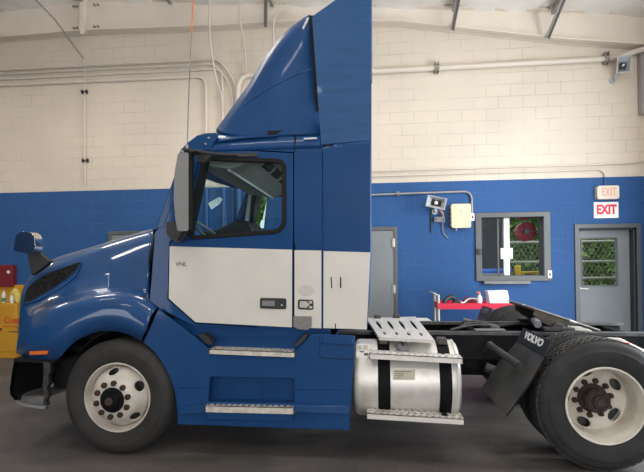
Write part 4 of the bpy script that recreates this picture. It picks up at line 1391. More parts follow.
fair = q.build('roof_fairing', M['paintsoft'], truck, smooth=50)
fv = [Vector(v) for v in q.v]; fbvh = BVHTree.FromPolygons(fv, q.f)
def on_fair(px, py, off):
    h = fbvh.ray_cast(CAM, ray_px(px, py))
    if h[0] is None: return None
    nrm = h[1] if h[1].dot(ray_px(px, py)) < 0 else -h[1]
    return h[0] + nrm * off
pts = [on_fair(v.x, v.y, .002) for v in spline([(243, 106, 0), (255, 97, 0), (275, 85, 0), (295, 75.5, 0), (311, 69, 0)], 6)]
q = MB(); q.tube([p for p in pts if p is not None], .006, 6); q.build('crease_highlight', paint_dusty, fair, smooth=60)  # lighter bead stands in for light caught along the panel crease
pts = [on_fair(v[0], v[1], .006) for v in ((303.3, 29.5), (305.5, 25), (308.5, 19))]
q = MB(); q.tube([p for p in pts if p is not None], .011, 6); q.build('marker_strip', M['lens'], fair)
sd = fair.modifiers.new('solid', 'SOLIDIFY'); sd.thickness = .02; sd.offset = -1
q = MB(); q.box(at(268, 132, 4.1).x, at(323, 132, 4.1).x, 4.085, 2 * YC - 4.085, at(300, 134, 4.08).z, at(300, 129.5, 4.08).z); q.build('fairing_gap', M['seal'], fair)
q = MB(); q.plate(xz([(309, 16), (316, 16), (323.5, 146), (318, 146)], 4.10), [], 4.09, 2 * YC - 4.09); q.build('gap_seal', M['seal'], fair)

# side extenders
YE = 4.04
def ext_up():
    q = MB(); q.plate(round_poly(xz([(312.0, 16.5), (321.2, 144.5), (371, 140.2), (371, -22), (336, -.5)], YE), [.01, .004, .004, .05, .03]), [], YE, YE + .035); return q
e1, e2 = both(ext_up, 'upper_side_extender', paint_dusty, bevel=.012, seg=3)
def ext_lo():
    q = MB(); q.plate(xz([(322.8, 146.5), (371, 142.4), (371, 252), (367.2, 330.2), (322.6, 328.6)], YE), [], YE, YE + .035); return q
e3, e4 = both(ext_lo, 'lower_side_extender', M['paint'], bevel=.012, seg=3)
q = MB(); q.plate(xz([(323.6, 251), (370.3, 252.4), (366.7, 329.5), (323.4, 328)], YE), [], YE - .002, YE + .002); wp = q.build('white_panel', M['white'], e3)
for px, pts in ((0, [(330.6, 276.8), (331.6, 276.8), (332.4, 288.2), (331.3, 288.2)]), (1, [(340, 277), (341.3, 277), (341.3, 288), (340, 288)]), (2, [(335, 323.5), (336, 323.5), (336, 329), (335, 329)])):
    q = MB(); q.plate(xz(pts, YE), [], YE - .005, YE - .001); q.build('slot', M['seal'], wp)
q = MB()
a, b, c_, d_ = [at(x, y, YE) for x, y in ((314, 15.5), (336, -.5), (355, -12), (371, -22))]
q.grid([[Vector((p.x, YE + .02 + (2 * (YC - YE) - .04) * j / 20, p.z - .03 + .06 * math.sin(math.pi * j / 20))) for j in range(21)] for p in (a, b, c_, d_)])
q.build('fairing_top', paint_dusty, fair, smooth=50, solid=.02)

# ---- step panel (side skirt)
YK = 4.0
arch = spline([(143.2, 342.5, 0), (150, 348, 0), (158, 357, 0), (166, 370, 0), (172, 384, 0), (175.5, 398, 0), (177, 412, 0), (177.5, 424.5, 0)], 4)
sk = [(158.5, 309), (166, 315.5), (185, 330), (199.5, 341), (208.8, 348.5), (208.8, 354.8), (295.3, 357.8), (295.3, 351), (305, 340.5), (311, 334.5), (320, 334.2), (355, 336), (352.5, 380), (349.5, 430.3), (260, 427.5)] + [(v.x, v.y) for v in reversed(arch)]
rec = [(210, 377), (294, 378.5), (294, 403.5), (208, 402)]
q = MB(); q.plate(xz(sk, YK), [round_poly(xz(rec, YK), .015)], YK, YK + .03)
skirt = q.build('side_skirt', M['paint'], truck, bevel=.006)
mirY(q).build('side_skirt', M['paint'], truck, bevel=.006)
q = MB(); q.plate(xz([(200, 374), (300, 374), (300, 412), (200, 412)], YK), [], YK + .10, YK + .12); rback = q
rb_ = MB(); rxz = xz(rec, YK)
for a, b in zip(rxz, rxz[1:] + rxz[:1]):
    rb_.add([(a[0], YK + .01, a[1]), (b[0], YK + .01, b[1]), (b[0], YK + .11, b[1]), (a[0], YK + .11, a[1])], [(0, 1, 2, 3)])
rb_.build('recess_wall', M['paint'], skirt)
q = rback
for k in range(14):
    for r_ in range(4):
        if 3 < k < 8: continue
        p = at(218 + k * 5.4, 385.5 + r_ * 3.4, YK + .1); q.box(p.x - .011, p.x + .011, YK + .092, YK + .1, p.z - .006, p.z + .006)
q.build('recess_back', M['paint'], skirt)
q = MB(); q.plate(xz([(170, 318), (312, 328), (312, 362), (198, 360)], YK + .1), [], YK + .13, YK + .15); q.build('step_well', M['paint'], skirt)
q = MB(); q.box(at(200, 350, YK).x, at(304, 350, YK).x, YK + .02, YK + .15, at(250, 353.2, YK).z, at(250, 351.4, YK).z); q.build('well_floor', M['paint'], skirt)
for p in ([(199, 334.5), (205, 333.3), (213.2, 341.5), (211.5, 345), (205.5, 342.5)], [(294.5, 345), (304.5, 334), (308, 333.8), (306.2, 338.5), (298, 345.8)]):
    q = MB(); q.plate(round_poly(xz(p, YK), .008), [], YK - .018, YK + .08); q.build('step_bracket', M['black'], skirt, bevel=.005)
q = MB(); q.plate(xz([(319.4, 335.5), (320.4, 335.5), (320.4, 355), (323, 357.4), (352.8, 359), (352.8, 360.2), (322, 358.6), (319.4, 356)], YK), [], YK - .0015, YK + .004); q.build('panel_seam', M['seamblue'], skirt)
q = MB(); q.plate(xz([(322, 336.5), (353.5, 338), (353, 345), (322, 343.5)], YK), [], YK - .014, YK + .01); q.build('hatch_bulge', M['paint'], skirt, bevel=.012, seg=3)
q = MB(); q.plate(xz([(178.5, 387.6), (209, 388), (209, 388.7), (178.5, 388.3)], YK), [], YK - .001, YK + .004); q.build('seam', M['seamblue'], skirt); q = MB(); q.plate(xz([(295, 389.3), (351.8, 390), (351.8, 390.7), (295, 390)], YK), [], YK - .001, YK + .004); q.build('seam', M['seamblue'], skirt)
for s0, s1, w0, w1 in ((179, 207, 408, 403), (294, 350, 403.5, 406)):
    q = MB(); a, b = at(s0, w0, YK), at(s1, w1, YK)
    q.hexa([(a.x, YK - (.005 if s0 < 200 else .05), a.z - .06), (b.x, YK - (.05 if s0 < 200 else .005), b.z - .07), (b.x, YK + .01, b.z - .07), (a.x, YK + .01, a.z - .06),
            (a.x, YK - (.003 if s0 < 200 else .045), a.z), (b.x, YK - (.045 if s0 < 200 else .003), b.z), (b.x, YK + .01, b.z + .01), (a.x, YK + .01, a.z + .01)])
    q.build('step_flare', M['paint'], skirt, bevel=.006)
q = MB(); q.plate(xz([(207, 409), (294, 411), (294, 420), (207, 418)], YK), [], YK - .03, YK + .01); q.build('step_apron', M['paint'], skirt, bevel=.012)

def plank(name, xa, za, xb, zb, y0, y1, th, nh, parent, mat=None):
    """perforated tread plank running along the truck"""
    L_ = math.hypot(xb - xa, zb - za); holes = []
    W_ = y1 - y0
    nr = 2 if W_ < .16 else 3
    for r_ in range(nr):
        for k in range(nh):
            cx_ = (k + .5 + (.25 if r_ % 2 else -.25) * .6) * L_ / nh; cy = W_ * (r_ + .5) / nr
            holes.append([(cx_ + L_ / nh * .3 * math.cos(t * math.pi / 4), cy + W_ / nr * .3 * math.sin(t * math.pi / 4)) for t in range(8)])
    q = MB(); q.plate([(0, 0), (L_, 0), (L_, W_), (0, W_)], holes, 0, .006)
    ca, sa = (xb - xa) / L_, (zb - za) / L_
    def mp(v): return (xa + v[0] * ca, y0 + v[2], za + v[0] * sa - v[1])
    q.v = [mp(v) for v in q.v]
    n0 = len(q.v)
    q2 = MB(); q2.box(0, L_, 0, th, 0, .008); q2.box(0, L_, 0, th, W_ - .008, W_); q2.box(0, .006, 0, th, 0, W_); q2.box(L_ - .006, L_, 0, th, 0, W_)
    q.add([mp((v[0], v[1], v[2])) for v in q2.v], q2.f)
    o = q.build(name, mat or M['tread'], parent)
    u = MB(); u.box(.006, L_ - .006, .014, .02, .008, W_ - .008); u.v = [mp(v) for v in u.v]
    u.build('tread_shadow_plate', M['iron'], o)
    return o
a, b = at(209, 349, YK - .02), at(295, 352.4, YK - .02)
plank('cab_step', a.x, a.z, b.x, b.z, YK - .02, YK + .13, .042, 17, truck)
a, b = at(205, 405.6, YK - .06), at(294, 407.6, YK - .06)
plank('cab_step', a.x, a.z, b.x, b.z, YK - .06, YK + .10, .055, 15, truck)

# ---- fuel tank
TY, TZ, TR = 4.335, .598, .332
tx0, tx1 = at(350, 378, 4.0).x, at(465, 378, 4.0).x
q = MB(); q.lathe([(.001, 0), (.2, .008), (.3, .03), (.326, .05), (TR, .075), (TR, .08)] + [(TR, (tx1 - tx0) - .075), (.326, (tx1 - tx0) - .045), (.30, (tx1 - tx0) - .02), (.2, (tx1 - tx0) - .004), (.001, (tx1 - tx0))], (tx0, TY, TZ), 'X', 72)
tank = q.build('fuel_tank', M['dirtyalu'], truck, smooth=50)
for xa, xb in ((378, 390.5), (440, 452.5)):
    x_0, x_1 = at(xa, 378, 4.0).x, at(xb, 378, 4.0).x
    q = MB(); q.lathe([(TR + .001, 0), (TR + .009, .003), (TR + .009, x_1 - x_0 - .003), (TR + .001, x_1 - x_0)], (x_0, TY, TZ), 'X', 72); sp1 = q.build('tank_strap', M['frame'], tank, smooth=40)
    q = MB(); q.box(x_0 + .01, x_1 - .01, TY - .16, TY - .02, TZ + TR - .02, TZ + TR + .035); q.build('strap_bolt', M['brownplate'], sp1, bevel=.01)
q = MB(); xs_ = at(461, 378, 4.0).x; q.lathe([(TR - .002, 0), (TR + .004, .004), (TR + .004, .016), (TR - .004, .02)], (xs_ - .03, TY, TZ), 'X', 72); q.build('end_seam', M['alu'], tank, smooth=40)
def on_tank(px, py, off=.002):
    d = ray_px(px, py)
    # ray / cylinder along X
    A = d.y ** 2 + d.z ** 2; B = 2 * (d.y * -TY + d.z * (CAMH - TZ)); C = TY ** 2 + (CAMH - TZ) ** 2 - (TR + off) ** 2
    disc = B * B - 4 * A * C
    if disc < 0: return None
    t = (-B - math.sqrt(disc)) / (2 * A)
    return CAM + d * t
p = on_tank(403, 350, 0)
nrm = Vector((0, p.y - TY, p.z - TZ)).normalized()
cpm = MB(); cpm.lathe([(.001, .05), (.045, .05), (.05, .045), (.05, .012), (.038, .01), (.038, -.02)], (0, 0, 0), 'Z', 24)
Mx = Matrix.Translation(p) @ nrm.to_track_quat('Z', 'Y').to_matrix().to_4x4(); cpm.v = [tuple(Mx @ Vector(v)) for v in cpm.v]
cap = cpm.build('fuel_cap', M['greymetal'], tank, smooth=40)
q = MB(); q.tube([p + nrm * .05, p + nrm * .07 + Vector((-.02, .08, .02)), p + Vector((-.02, .22, .06))], .012, 6); q.build('cap_chain', M['iron'], cap)
def sticker(name, x0_, y0_, x1_, y1_, mat, par=tank, off=.0015):
    q = MB(); rows_ = []
    for j in range(6):
        rows_.append([on_tank(x0_ + (x1_ - x0_) * i / 4, y0_ + (y1_ - y0_) * j / 5, off) for i in range(5)])
    q.grid(rows_); return q.build(name, mat, par, smooth=60)
stk = principled('sticker_cream', (.52, .49, .36), .5)
s1_ = sticker('tank_sticker', 392.8, 369.5, 415, 380, stk)
for k, w in enumerate((13, 11, 12, 8)):
    sticker('print_line', 395, 371.2 + k * 2.1, 395 + w * (.75 if k else 1.3), 372 + k * 2.1, M['greymetal'], s1_, .0025)
s2_ = sticker('tank_sticker', 356.5, 344, 369.5, 357.5, M['letter'])
sticker('sticker_mark', 357.5, 345.2, 361.8, 349.6, stk, s2_, .0025); sticker('sticker_mark', 363, 345.2, 367.6, 349.6, stk, s2_, .0025)
sticker('sticker_mark', 359.5, 351, 364, 352.4, M['badge'], s2_, .0025); sticker('sticker_mark', 364, 353, 368, 355.5, M['badge'], s2_, .0025)
YT = 3.93
a, b = at(369, 353.2, YT), at(463, 358.3, YT)
plank('tank_step', a.x, a.z, b.x, b.z, YT, YT + .17, .045, 15, truck, M['alu'])
a, b = at(366.3, 413.2, YT), at(464.5, 419.2, YT)
plank('tank_step', a.x, a.z, b.x, b.z, YT, YT + .17, .045, 15, truck, M['alu'])
def brk2():
    q = MB()
    for px in (384, 446):
        x = at(px, 415, YT).x
        q.tube([(x, YT + .05, at(px, 417.5, YT).z), (x, YT + .2, at(px, 417, YT).z - .02), (x, 4.6, .30), (x, 4.74, .7)], .022, 8)
        q.tube([(x, YT + .14, at(px, 359, YT).z), (x, YT + .2, at(px, 359, YT).z)], .02, 8)
    return q
both(brk2, 'step_bracket', M['frame'])
q = MB(); q.lathe([(.001, 0), (.3, .02), (TR, .075), (TR, tx1 - tx0 - .075), (.3, tx1 - tx0 - .02), (.001, tx1 - tx0)], (tx0, 2 * YC - TY, TZ), 'X', 48); q.build('fuel_tank', M['dirtyalu'], truck, smooth=50)

# ---- deck plate behind the cab
def Gp(px, py, z):
    d = ray_px(px, py); t = (z - CAMH) / d.z; return CAM + d * t
DZ = .965
cs = [Gp(379, 338.5, DZ), Gp(434.5, 341.5, DZ), Gp(415.5, 317.5, DZ), Gp(366, 319, DZ)]
def dk(u, v):
    p = (cs[0] * (1 - u) + cs[1] * u) * (1 - v) + (cs[3] * (1 - u) + cs[2] * u) * v
    return (p.x, p.y)
holes = []
for k in range(4):
    u = .16 + k * .225
    for v0, v1 in ((.12, .24), (.36, .80)):
        pl = []
        for t in range(12):
            an_ = t * math.pi / 6
            pl.append(dk(u + .032 * math.cos(an_), (v0 + v1) / 2 + (v1 - v0) / 2 * math.sin(an_)))
        holes.append(pl)
q = MB(); q.plate([dk(0, 0), dk(1, 0), dk(1, 1), dk(0, 1)], holes, 0, .012); q.v = [(v[0], v[2], DZ + .012 - v[1]) for v in q.v]
a_, b_, c_, d_ = [Vector((*dk(u, v), DZ)) for u, v in ((0, 0), (1, 0), (1, 1), (0, 1))]
for p, r_ in ((a_, b_), (b_, c_), (c_, d_), (d_, a_)):
    q.add([p, r_, r_ - Vector((0, 0, .014)), p - Vector((0, 0, .014))], [(0, 1, 2, 3)])
deck = q.build('deck_plate', M['alu'], truck)
for k, (u, v) in enumerate(((.22, .97), (.60, .96))):
    p = dk(u, v); q = MB(); q.box(p[0] - .04, p[0] + .04, p[1] - .05, p[1] + .02, DZ, DZ + .05); q.build('deck_latch', M['brownplate'], deck, bevel=.01)
q = MB(); q.box(min(p.x for p in cs) + .05, max(p.x for p in cs) - .1, 4.74, 5.6, DZ - .05, DZ - .032); q.build('deck_frame', M['frame'], truck)

# ---- chassis
def rail():
    q = MB()
    q.box(-2.95, 2.7, 4.75, 4.757, .68, .915); q.box(-2.95, 2.7, 4.75, 4.84, .68, .687)
    q.cur = 1; q.box(-2.95, 2.7, 4.746, 4.84, .912, .943); return q
both(rail, 'frame_rail', [M['frame'], M['flangegrey']], bevel=.002)
q = MB()
for x in (-1.2, .2, 1.05, 1.75, 2.5):
    q.box(x - .04, x + .04, 4.757, 2 * YC - 4.757, .74, .9)
    cross = None
for x in (-1.2, .2, 1.05, 1.75, 2.5):
    c = MB(); c.box(x - .04, x + .04, 4.757, 2 * YC - 4.757, .74, .9); c.build('crossmember', M['frame'], truck, bevel=.008)
q = MB(); q.lathe([(.001, 0), (.1, .01), (.12, .04), (.12, .56), (.1, .59), (.001, .6)], (.78, 4.98, .60), 'X', 24); q.build('air_tank', M['frame'], truck, smooth=50)
q = MB(); q.tube([(-.6, YC, .74), (1.5, YC, .58)], .05, 12); q.build('driveshaft', M['iron'], truck, smooth=50)
q = MB(); q.tube([(1.8, 4.3, .5), (1.8, 4.85, .5), (1.8, 5.0, .5), (1.8, 5.36, .5), (1.8, 5.51, .5), (1.8, 2 * YC - 4.3, .5)], [.07, .08, .17, .17, .08, .07], 20); q.lathe([(.001, -.22), (.12, -.2), (.18, -.08), (.2, .05), (.14, .2), (.001, .22)], (1.76, YC, .5), 'X', 24); q.build('rear_axle', M['iron'], truck, smooth=50)
q = MB(); q.tube([(-2.215, 4.35, .48), (-2.215, 4.6, .42), (-2.215, 2 * YC - 4.6, .42), (-2.215, 2 * YC - 4.35, .48)], .06, 10); q.build('front_axle', M['iron'], truck, smooth=50)
def susp():
    q = MB(); q.tube(spline([(1.05, 4.70, .62), (1.4, 4.68, .50), (1.8, 4.68, .42), (2.3, 4.68, .50)]), .045, 8)
    q.lathe([(.06, .42), (.12, .46), (.13, .56), (.12, .62), (.13, .68), (.12, .76), (.06, .78)], (2.25, 4.9, 0), 'Z', 20)
    q.box(1.72, 1.88, 4.60, 4.76, .4, .6); return q
both(susp, 'suspension_arm', M['iron'], bevel=.004)
for k in range(3):
    q = MB(); q.tube(spline([(.75 + k * .05, 4.80 + k * .06, .955), (1.0, 4.9 + k * .05, .99 + k * .015), (1.25, 5.0 + k * .04, .97), (1.5, 5.1, .985)]), .012, 6); q.build('air_hose', M['iron'], truck, smooth=60)
q = MB(); q.tube([(1.0, 5.42, .97), (1.22, 4.9, .96)], .03, 8); q.box(.98, 1.26, 4.76, 4.84, .95, .965); q.build('torque_bracket', M['greymetal'], truck)
q = MB(); q.lathe([(.02, -.2), (.09, -.18), (.1, -.02), (.1, .02), (.09, .16), (.02, .18)], (1.62, 4.93, .62), 'X', 20); q.build('brake_chamber', M['iron'], truck, smooth=50)

# fifth wheel, tilted back
fw = []
fpx = [(509, 300.8), (521, 305), (540, 310.7), (560, 317.2), (580, 323.5), (600, 330)]
nearz = [at(509, 300.8, 5.42), at(600, 330.5, 5.0)]
q = MB()
xa, za = nearz[0].x, nearz[0].z; xb, zb = nearz[-1].x, nearz[-1].z
dx, dz = xb - xa, zb - za; L_ = math.hypot(dx, dz); ca, sa = dx / L_, dz / L_
def fwm(u, y, h): return (xa + u * ca - h * sa, y, za + u * sa + h * ca)
plan = [(0, .0), (0.0, .64), (.12, .74), (L_ * .52, .74), (L_ * .62, .60), (L_, .56), (L_, .44), (L_ * .62, .385), (L_ * .5, .37), (L_ * .62, .355), (L_, .30), (L_, .18), (L_ * .62, .14), (L_ * .52, .0), (.12, .0)]
plan = [(0, .1), (0, .54), (.1, .64), (L_ * .55, .64), (L_ * .68, .54), (L_, .50), (L_, .40), (L_ * .55, .35), (L_ * .5, .32), (L_ * .55, .29), (L_, .24), (L_, .14), (L_ * .68, .10), (L_ * .55, 0), (.1, 0)]
q.plate(plan, [], 0, .022); q.v = [fwm(v[0], 4.86 + v[2], -v[1]) for v in q.v]
fwo = q.build('fifth_wheel', M['brownplate'], truck, bevel=.004)
q = MB()
for y in (4.862, 5.476):
    pl = [(.1, -.02), (L_ * .55, -.02), (L_ * .55, -.08), (L_ * .4, -.12), (.2, -.10), (.1, -.06)]
    r_ = MB(); r_.plate(pl, [], 0, .025); q = MB(); q.add([fwm(v[0], y + v[1], v[2]) for v in r_.v], r_.f); q.build('skirt_rib', M['brownplate'], fwo)
q = MB(); q.tube([fwm(-.003, 4.92, 0), fwm(-.003, 5.44, 0)], .008, 6); q.tube([fwm(.0, 4.95, .002), fwm(.1, 4.858, .002), fwm(L_ * .55, 4.858, .002), fwm(L_ * .68, 4.96, .002), fwm(L_, 5.0, .002)], .006, 6); q.build('worn_edge', M['brightsteel'], fwo)
q = MB(); p = Vector(fwm(L_ * .42, 4.80, -.10)); q.lathe([(.001, 0), (.06, 0), (.06, .8), (.001, .8)], (p.x, 4.78, p.z - .02), 'Y', 16); q.box(p.x - .14, p.x + .14, 4.76, 4.86, .95, p.z); q.box(p.x - .14, p.x + .14, 5.5, 5.6, .95, p.z); q.build('pivot_bracket', M['iron'], fwo, bevel=.006)
q = MB(); p = Vector(fwm(.14, 4.9, -.11)); q.tube([p, p + Vector((-.02, -.16, -.02))], .035, 10); q.build('release_handle', M['greymetal'], fwo)

# pickup ramps at the tail of the frame
def ramp():
    q = MB(); pts = [at(x, y, 4.72) for x, y in ((598, 337), (621, 338.3), (645, 350), (665, 362))]
    lo = [p - Vector((0, 0, .07)) for p in pts]
    for i in range(3):
        q.hexa([lo[i], lo[i + 1], lo[i + 1] + Vector((0, .14, 0)), lo[i] + Vector((0, .14, 0)), pts[i], pts[i + 1], pts[i + 1] + Vector((0, .14, 0)), pts[i] + Vector((0, .14, 0))])
    return q
rp1, rp2 = both(ramp, 'frame_ramp', M['alu'], bevel=.006)
q = MB(); p = at(626, 344.3, 4.70); q.box(p.x - .04, p.x + .03, 4.70, 4.719, p.z - .014, p.z + .014); q.build('reflector', M['redlens'], rp1)

# mud flaps ahead of the rear wheels
def qd(px4, ys, th):
    """thin solid from four pixel corners at given depths"""
    p = [at(x, y, Y) for (x, y), Y in zip(px4, ys)]
    n = (p[1] - p[0]).cross(p[3] - p[0]).normalized() * th
    q = MB(); q.hexa([v for v in p] + [v + n for v in p]); return q
def flap():
    a = [(519, 341), (546.5, 356.5), (529, 385), (507.5, 416.5), (482.5, 389), (497, 365)]
    ys = [4.60, 3.99, 3.99, 3.99, 4.60, 4.60]
    p = [at(x, y, Y) for (x, y), Y in zip(a, ys)]
    bend = Vector((.03, 0, .02))
    p[2] += bend * .6; p[5] += bend * .6
    q = MB(); n = Vector((-.75, 0, .6)) * .012
    rows_ = [[p[0], p[1]], [p[5], p[2]], [p[4], p[3]]]
    q.grid([[v + n for v in r_] for r_ in rows_] + [[v for v in r_] for r_ in reversed(rows_)]); return q
f1 = flap().build('mud_flap', M['flap'], truck, smooth=25)
def lift(q, dz):
    q.v = [(v[0], v[1], v[2] + dz) for v in q.v]; return q
f2 = lift(mirY(flap()), .065).build('mud_flap', M['flap'], truck, smooth=25)
def flap_top():
    return qd([(517.8, 341), (545.5, 357), (553, 341.3), (524.5, 328)], [4.60, 3.985, 3.985, 4.60], .012)
def flap_letters(far):
    """white letters on the sloping panel"""
    p = [at(x, y, Y) for (x, y), Y in zip([(517.8, 341), (545.5, 357), (553, 341.3), (524.5, 328)], [4.60, 3.985, 3.985, 4.60])]
    if far:
        p = [Vector((v.x, 2 * YC - v.y, v.z + .065)) for v in p]
        p = [p[1], p[0], p[3], p[2]]
    ctr = sum(p, Vector()) / 4
    ex = (p[1] - p[0]).normalized(); ey = ((p[3] - p[0]) - ex * (p[3] - p[0]).dot(ex)).normalized(); ez = ex.cross(ey)
    Mx = Matrix((ex, ey, ez)).transposed().to_4x4(); Mx.translation = ctr + ez * .0135 + ey * .012
    return Mx
t1 = flap_top().build('flap_panel', M['black'], truck, bevel=.002); t2 = lift(mirY(flap_top()), .065).build('flap_panel', M['black'], truck, bevel=.002)
lettering_white = M['letter']
text('lettering', 'VOLVO', .085, flap_letters(False), lettering_white, t1, width=.40, bold=.004)
text('lettering', 'VOLVO', .085, flap_letters(True), M['greymetal'], t2, width=.40, bold=.004)
def fbar():
    q = MB(); q.tube([at(489, 344.5, 4.62), at(520, 366, 4.05)], .031, 14); q.tube([at(484, 350, 4.72), at(488, 346, 4.63), at(492, 343, 4.6)], .018, 8); return q
both(fbar, 'flap_bar', M['iron'], smooth=50)

# ---- wheels
def tire(name, parent, c, w, side, mat, blocks):
    """side -1: outer face towards the camera. c: centre of the outer sidewall plane."""
    g = .485 if blocks else .496
    K = 1.038 if blocks else 1.0025
    prof = [(.296, .05), (.30, .03), (.315, .016), (.345, .006), (.385, .001), (.39, .0), (.418, .001), (.422, .005), (.445, .010), (.466, .020), (.478, .031), (.488, .045), (g, .054)]
    tread_ = []
    if not blocks:
        h = .06
        for k in range(5):
            h1 = .06 + (w - .12) * (k + 1) / 5
            tread_ += [(.499, h), (.499, h1 - .012)] + ([(.487, h1 - .010), (.487, h1 - .002)] if k < 4 else [])
            h = h1
    else:
        tread_ = [(g, w / 2)]
    prof = prof + tread_ + [(r, w - h) for r, h in reversed(prof)]
    prof = [(r_ if r_ < .31 else .31 + (r_ - .31) * (K * .5 - .31) / .19, h_) for r_, h_ in prof]
    q = MB(); q.lathe(prof, c, 'Y', 96)
    if blocks:
        nb = 58
        for rw in range(5):
            y0 = .045 + (w - .09) * rw / 5 + .004; y1 = .045 + (w - .09) * (rw + 1) / 5 - .004
            for k in range(nb):
                t0 = 2 * math.pi * (k + (rw % 2) * .5) / nb; t1 = t0 + 2 * math.pi / nb * .74
                sk_ = .012 if rw % 2 else -.012
                ro = .499 if 0 < rw < 4 else .497
                P8 = []
                for r_ in (.48 * K, ro * K):
                    for t, y in ((t0, y0), (t1, y0), (t1, y1), (t0, y1)):
                        tt = t + (sk_ if y == y1 else -sk_)
                        P8.append((c[0] + r_ * math.cos(tt), c[1] + y, c[2] + r_ * math.sin(tt)))
                q.cur = 1
                q.hexa(P8)
                q.mi[-6:] = [1] * 6
    return q.build(name, [mat, M['treadblk']], parent, smooth=32)

def disc_part(hfun, c, r_out, r_in, holes, mat, parent, name='disc'):
    pts_loop = lambda r, n: [(r * math.cos(2 * math.pi * k / n), r * math.sin(2 * math.pi * k / n)) for k in range(n)]
    loops = [pts_loop(r_out, 72)]
    mids = [pts_loop(r, 60) for r in (r_in + .02, .165, .185, .205, .245) if r_in < r < r_out]
    hl = []
    for a0, rc, ta, ra in holes:
        l = []
        for k in range(18):
            t = 2 * math.pi * k / 18
            rr = rc + ra * math.sin(t); th = a0 + ta / rc * math.cos(t)
            l.append((rr * math.cos(th), rr * math.sin(th)))
        hl.append(l)
    pts, edges = [], []
    for l in loops + hl + [pts_loop(r_in, 36)]:
        n = len(pts); pts += [Vector(p) for p in l]; edges += [(n + i, n + (i + 1) % len(l)) for i in range(len(l))]
    def pin(p, poly):
        cc = False
        for i in range(len(poly)):
            a, b = poly[i], poly[i - 1]
            if (a[1] > p[1]) != (b[1] > p[1]) and p[0] < (b[0] - a[0]) * (p[1] - a[1]) / (b[1] - a[1]) + a[0]: cc = not cc
        return cc
    for l in mids:
        for p in l:
            if not any(pin(p, [(x * 1.0, y) for x, y in h]) for h in hl):
                if all((Vector(p) - Vector(s)).length > .008 for h in hl for s in h): pts.append(Vector(p))
    vo, eo, fo, *_ = delaunay_2d_cdt(pts, edges, [], 0, 1e-6)
    q = MB(); fs = []
    for f in fo:
        cc = sum((vo[i] for i in f), Vector((0, 0))) / len(f)
        if r_in < cc.length < r_out and not any(pin(cc, h) for h in hl): fs.append(tuple(f))
    q.add([(c[0] + p.x, c[1] + hfun(p.length), c[2] + p.y) for p in vo], fs)
    o = q.build(name, mat, parent, smooth=50)
    s_ = o.modifiers.new('solid', 'SOLIDIFY'); s_.thickness = .012; s_.offset = 0
    return o

def hexnut(q, c, r, h0, h1):
    q.lathe([(.001, h0), (r, h0), (r, h1 + .003), (r * .85, h1), (.001, h1)], c, 'Y', 6)

def wheel_empty(name, loc):
    o = bpy.data.objects.new(name, None); o.empty_display_size = .1; COL.objects.link(o)
    o.parent = truck; o.location = Vector(loc) - Vector(truck.location)
    return o

def front_wheel(c):
    w = wheel_empty('front_wheel', c)
    tire('tire', w, c, .285, -1, M['rubber'], False)
    q = MB(); q.lathe([(.296, .05), (.303, .03), (.304, .02), (.300, .014), (.294, .014), (.288, .022), (.284, .045), (.276, .062), (.270, .075), (.264, .098), (.262, .2), (.29, .26)], c, 'Y', 96); q.build('rim', M['rim'], w, smooth=40)
    tab = [(.09, -.050), (.155, -.048), (.170, -.040), (.19, -.014), (.215, .014), (.24, .048), (.252, .072), (.264, .098)]
    disc_part(lambda r: interp(tab, r), c, .263, .09, [(R(27 + 72 * k), .225, .046, .027) for k in range(5)], M['rim'], w)
    q = MB(); q.cyl(c, .262, .10, .12, 'Y', 48); q.cyl(c, .19, .02, .10, 'Y', 36); q.build('brake_drum', M['iron'], w)
    for k in range(10):
        t = R(12 + 36 * k); q = MB(); p = (c[0] + .1435 * math.cos(t), c[1], c[2] + .1435 * math.sin(t)); hexnut(q, p, .0255, -.046, -.076); q.cyl(p, .013, -.07, -.088, 'Y', 10); q.build('lug_nut', M['rust'], w)
    q = MB(); q.lathe([(.105, -.046), (.108, -.062), (.104, -.068), (.075, -.072), (.07, -.095), (.062, -.104), (.001, -.106)], c, 'Y', 36); q.build('hub', M['frame'], w, smooth=40)
    q = MB(); q.lathe([(.034, -.104), (.034, -.122), (.027, -.128), (.001, -.128)], c, 'Y', 20); q.build('hub_cap', M['rust'], w, smooth=40)
    return w

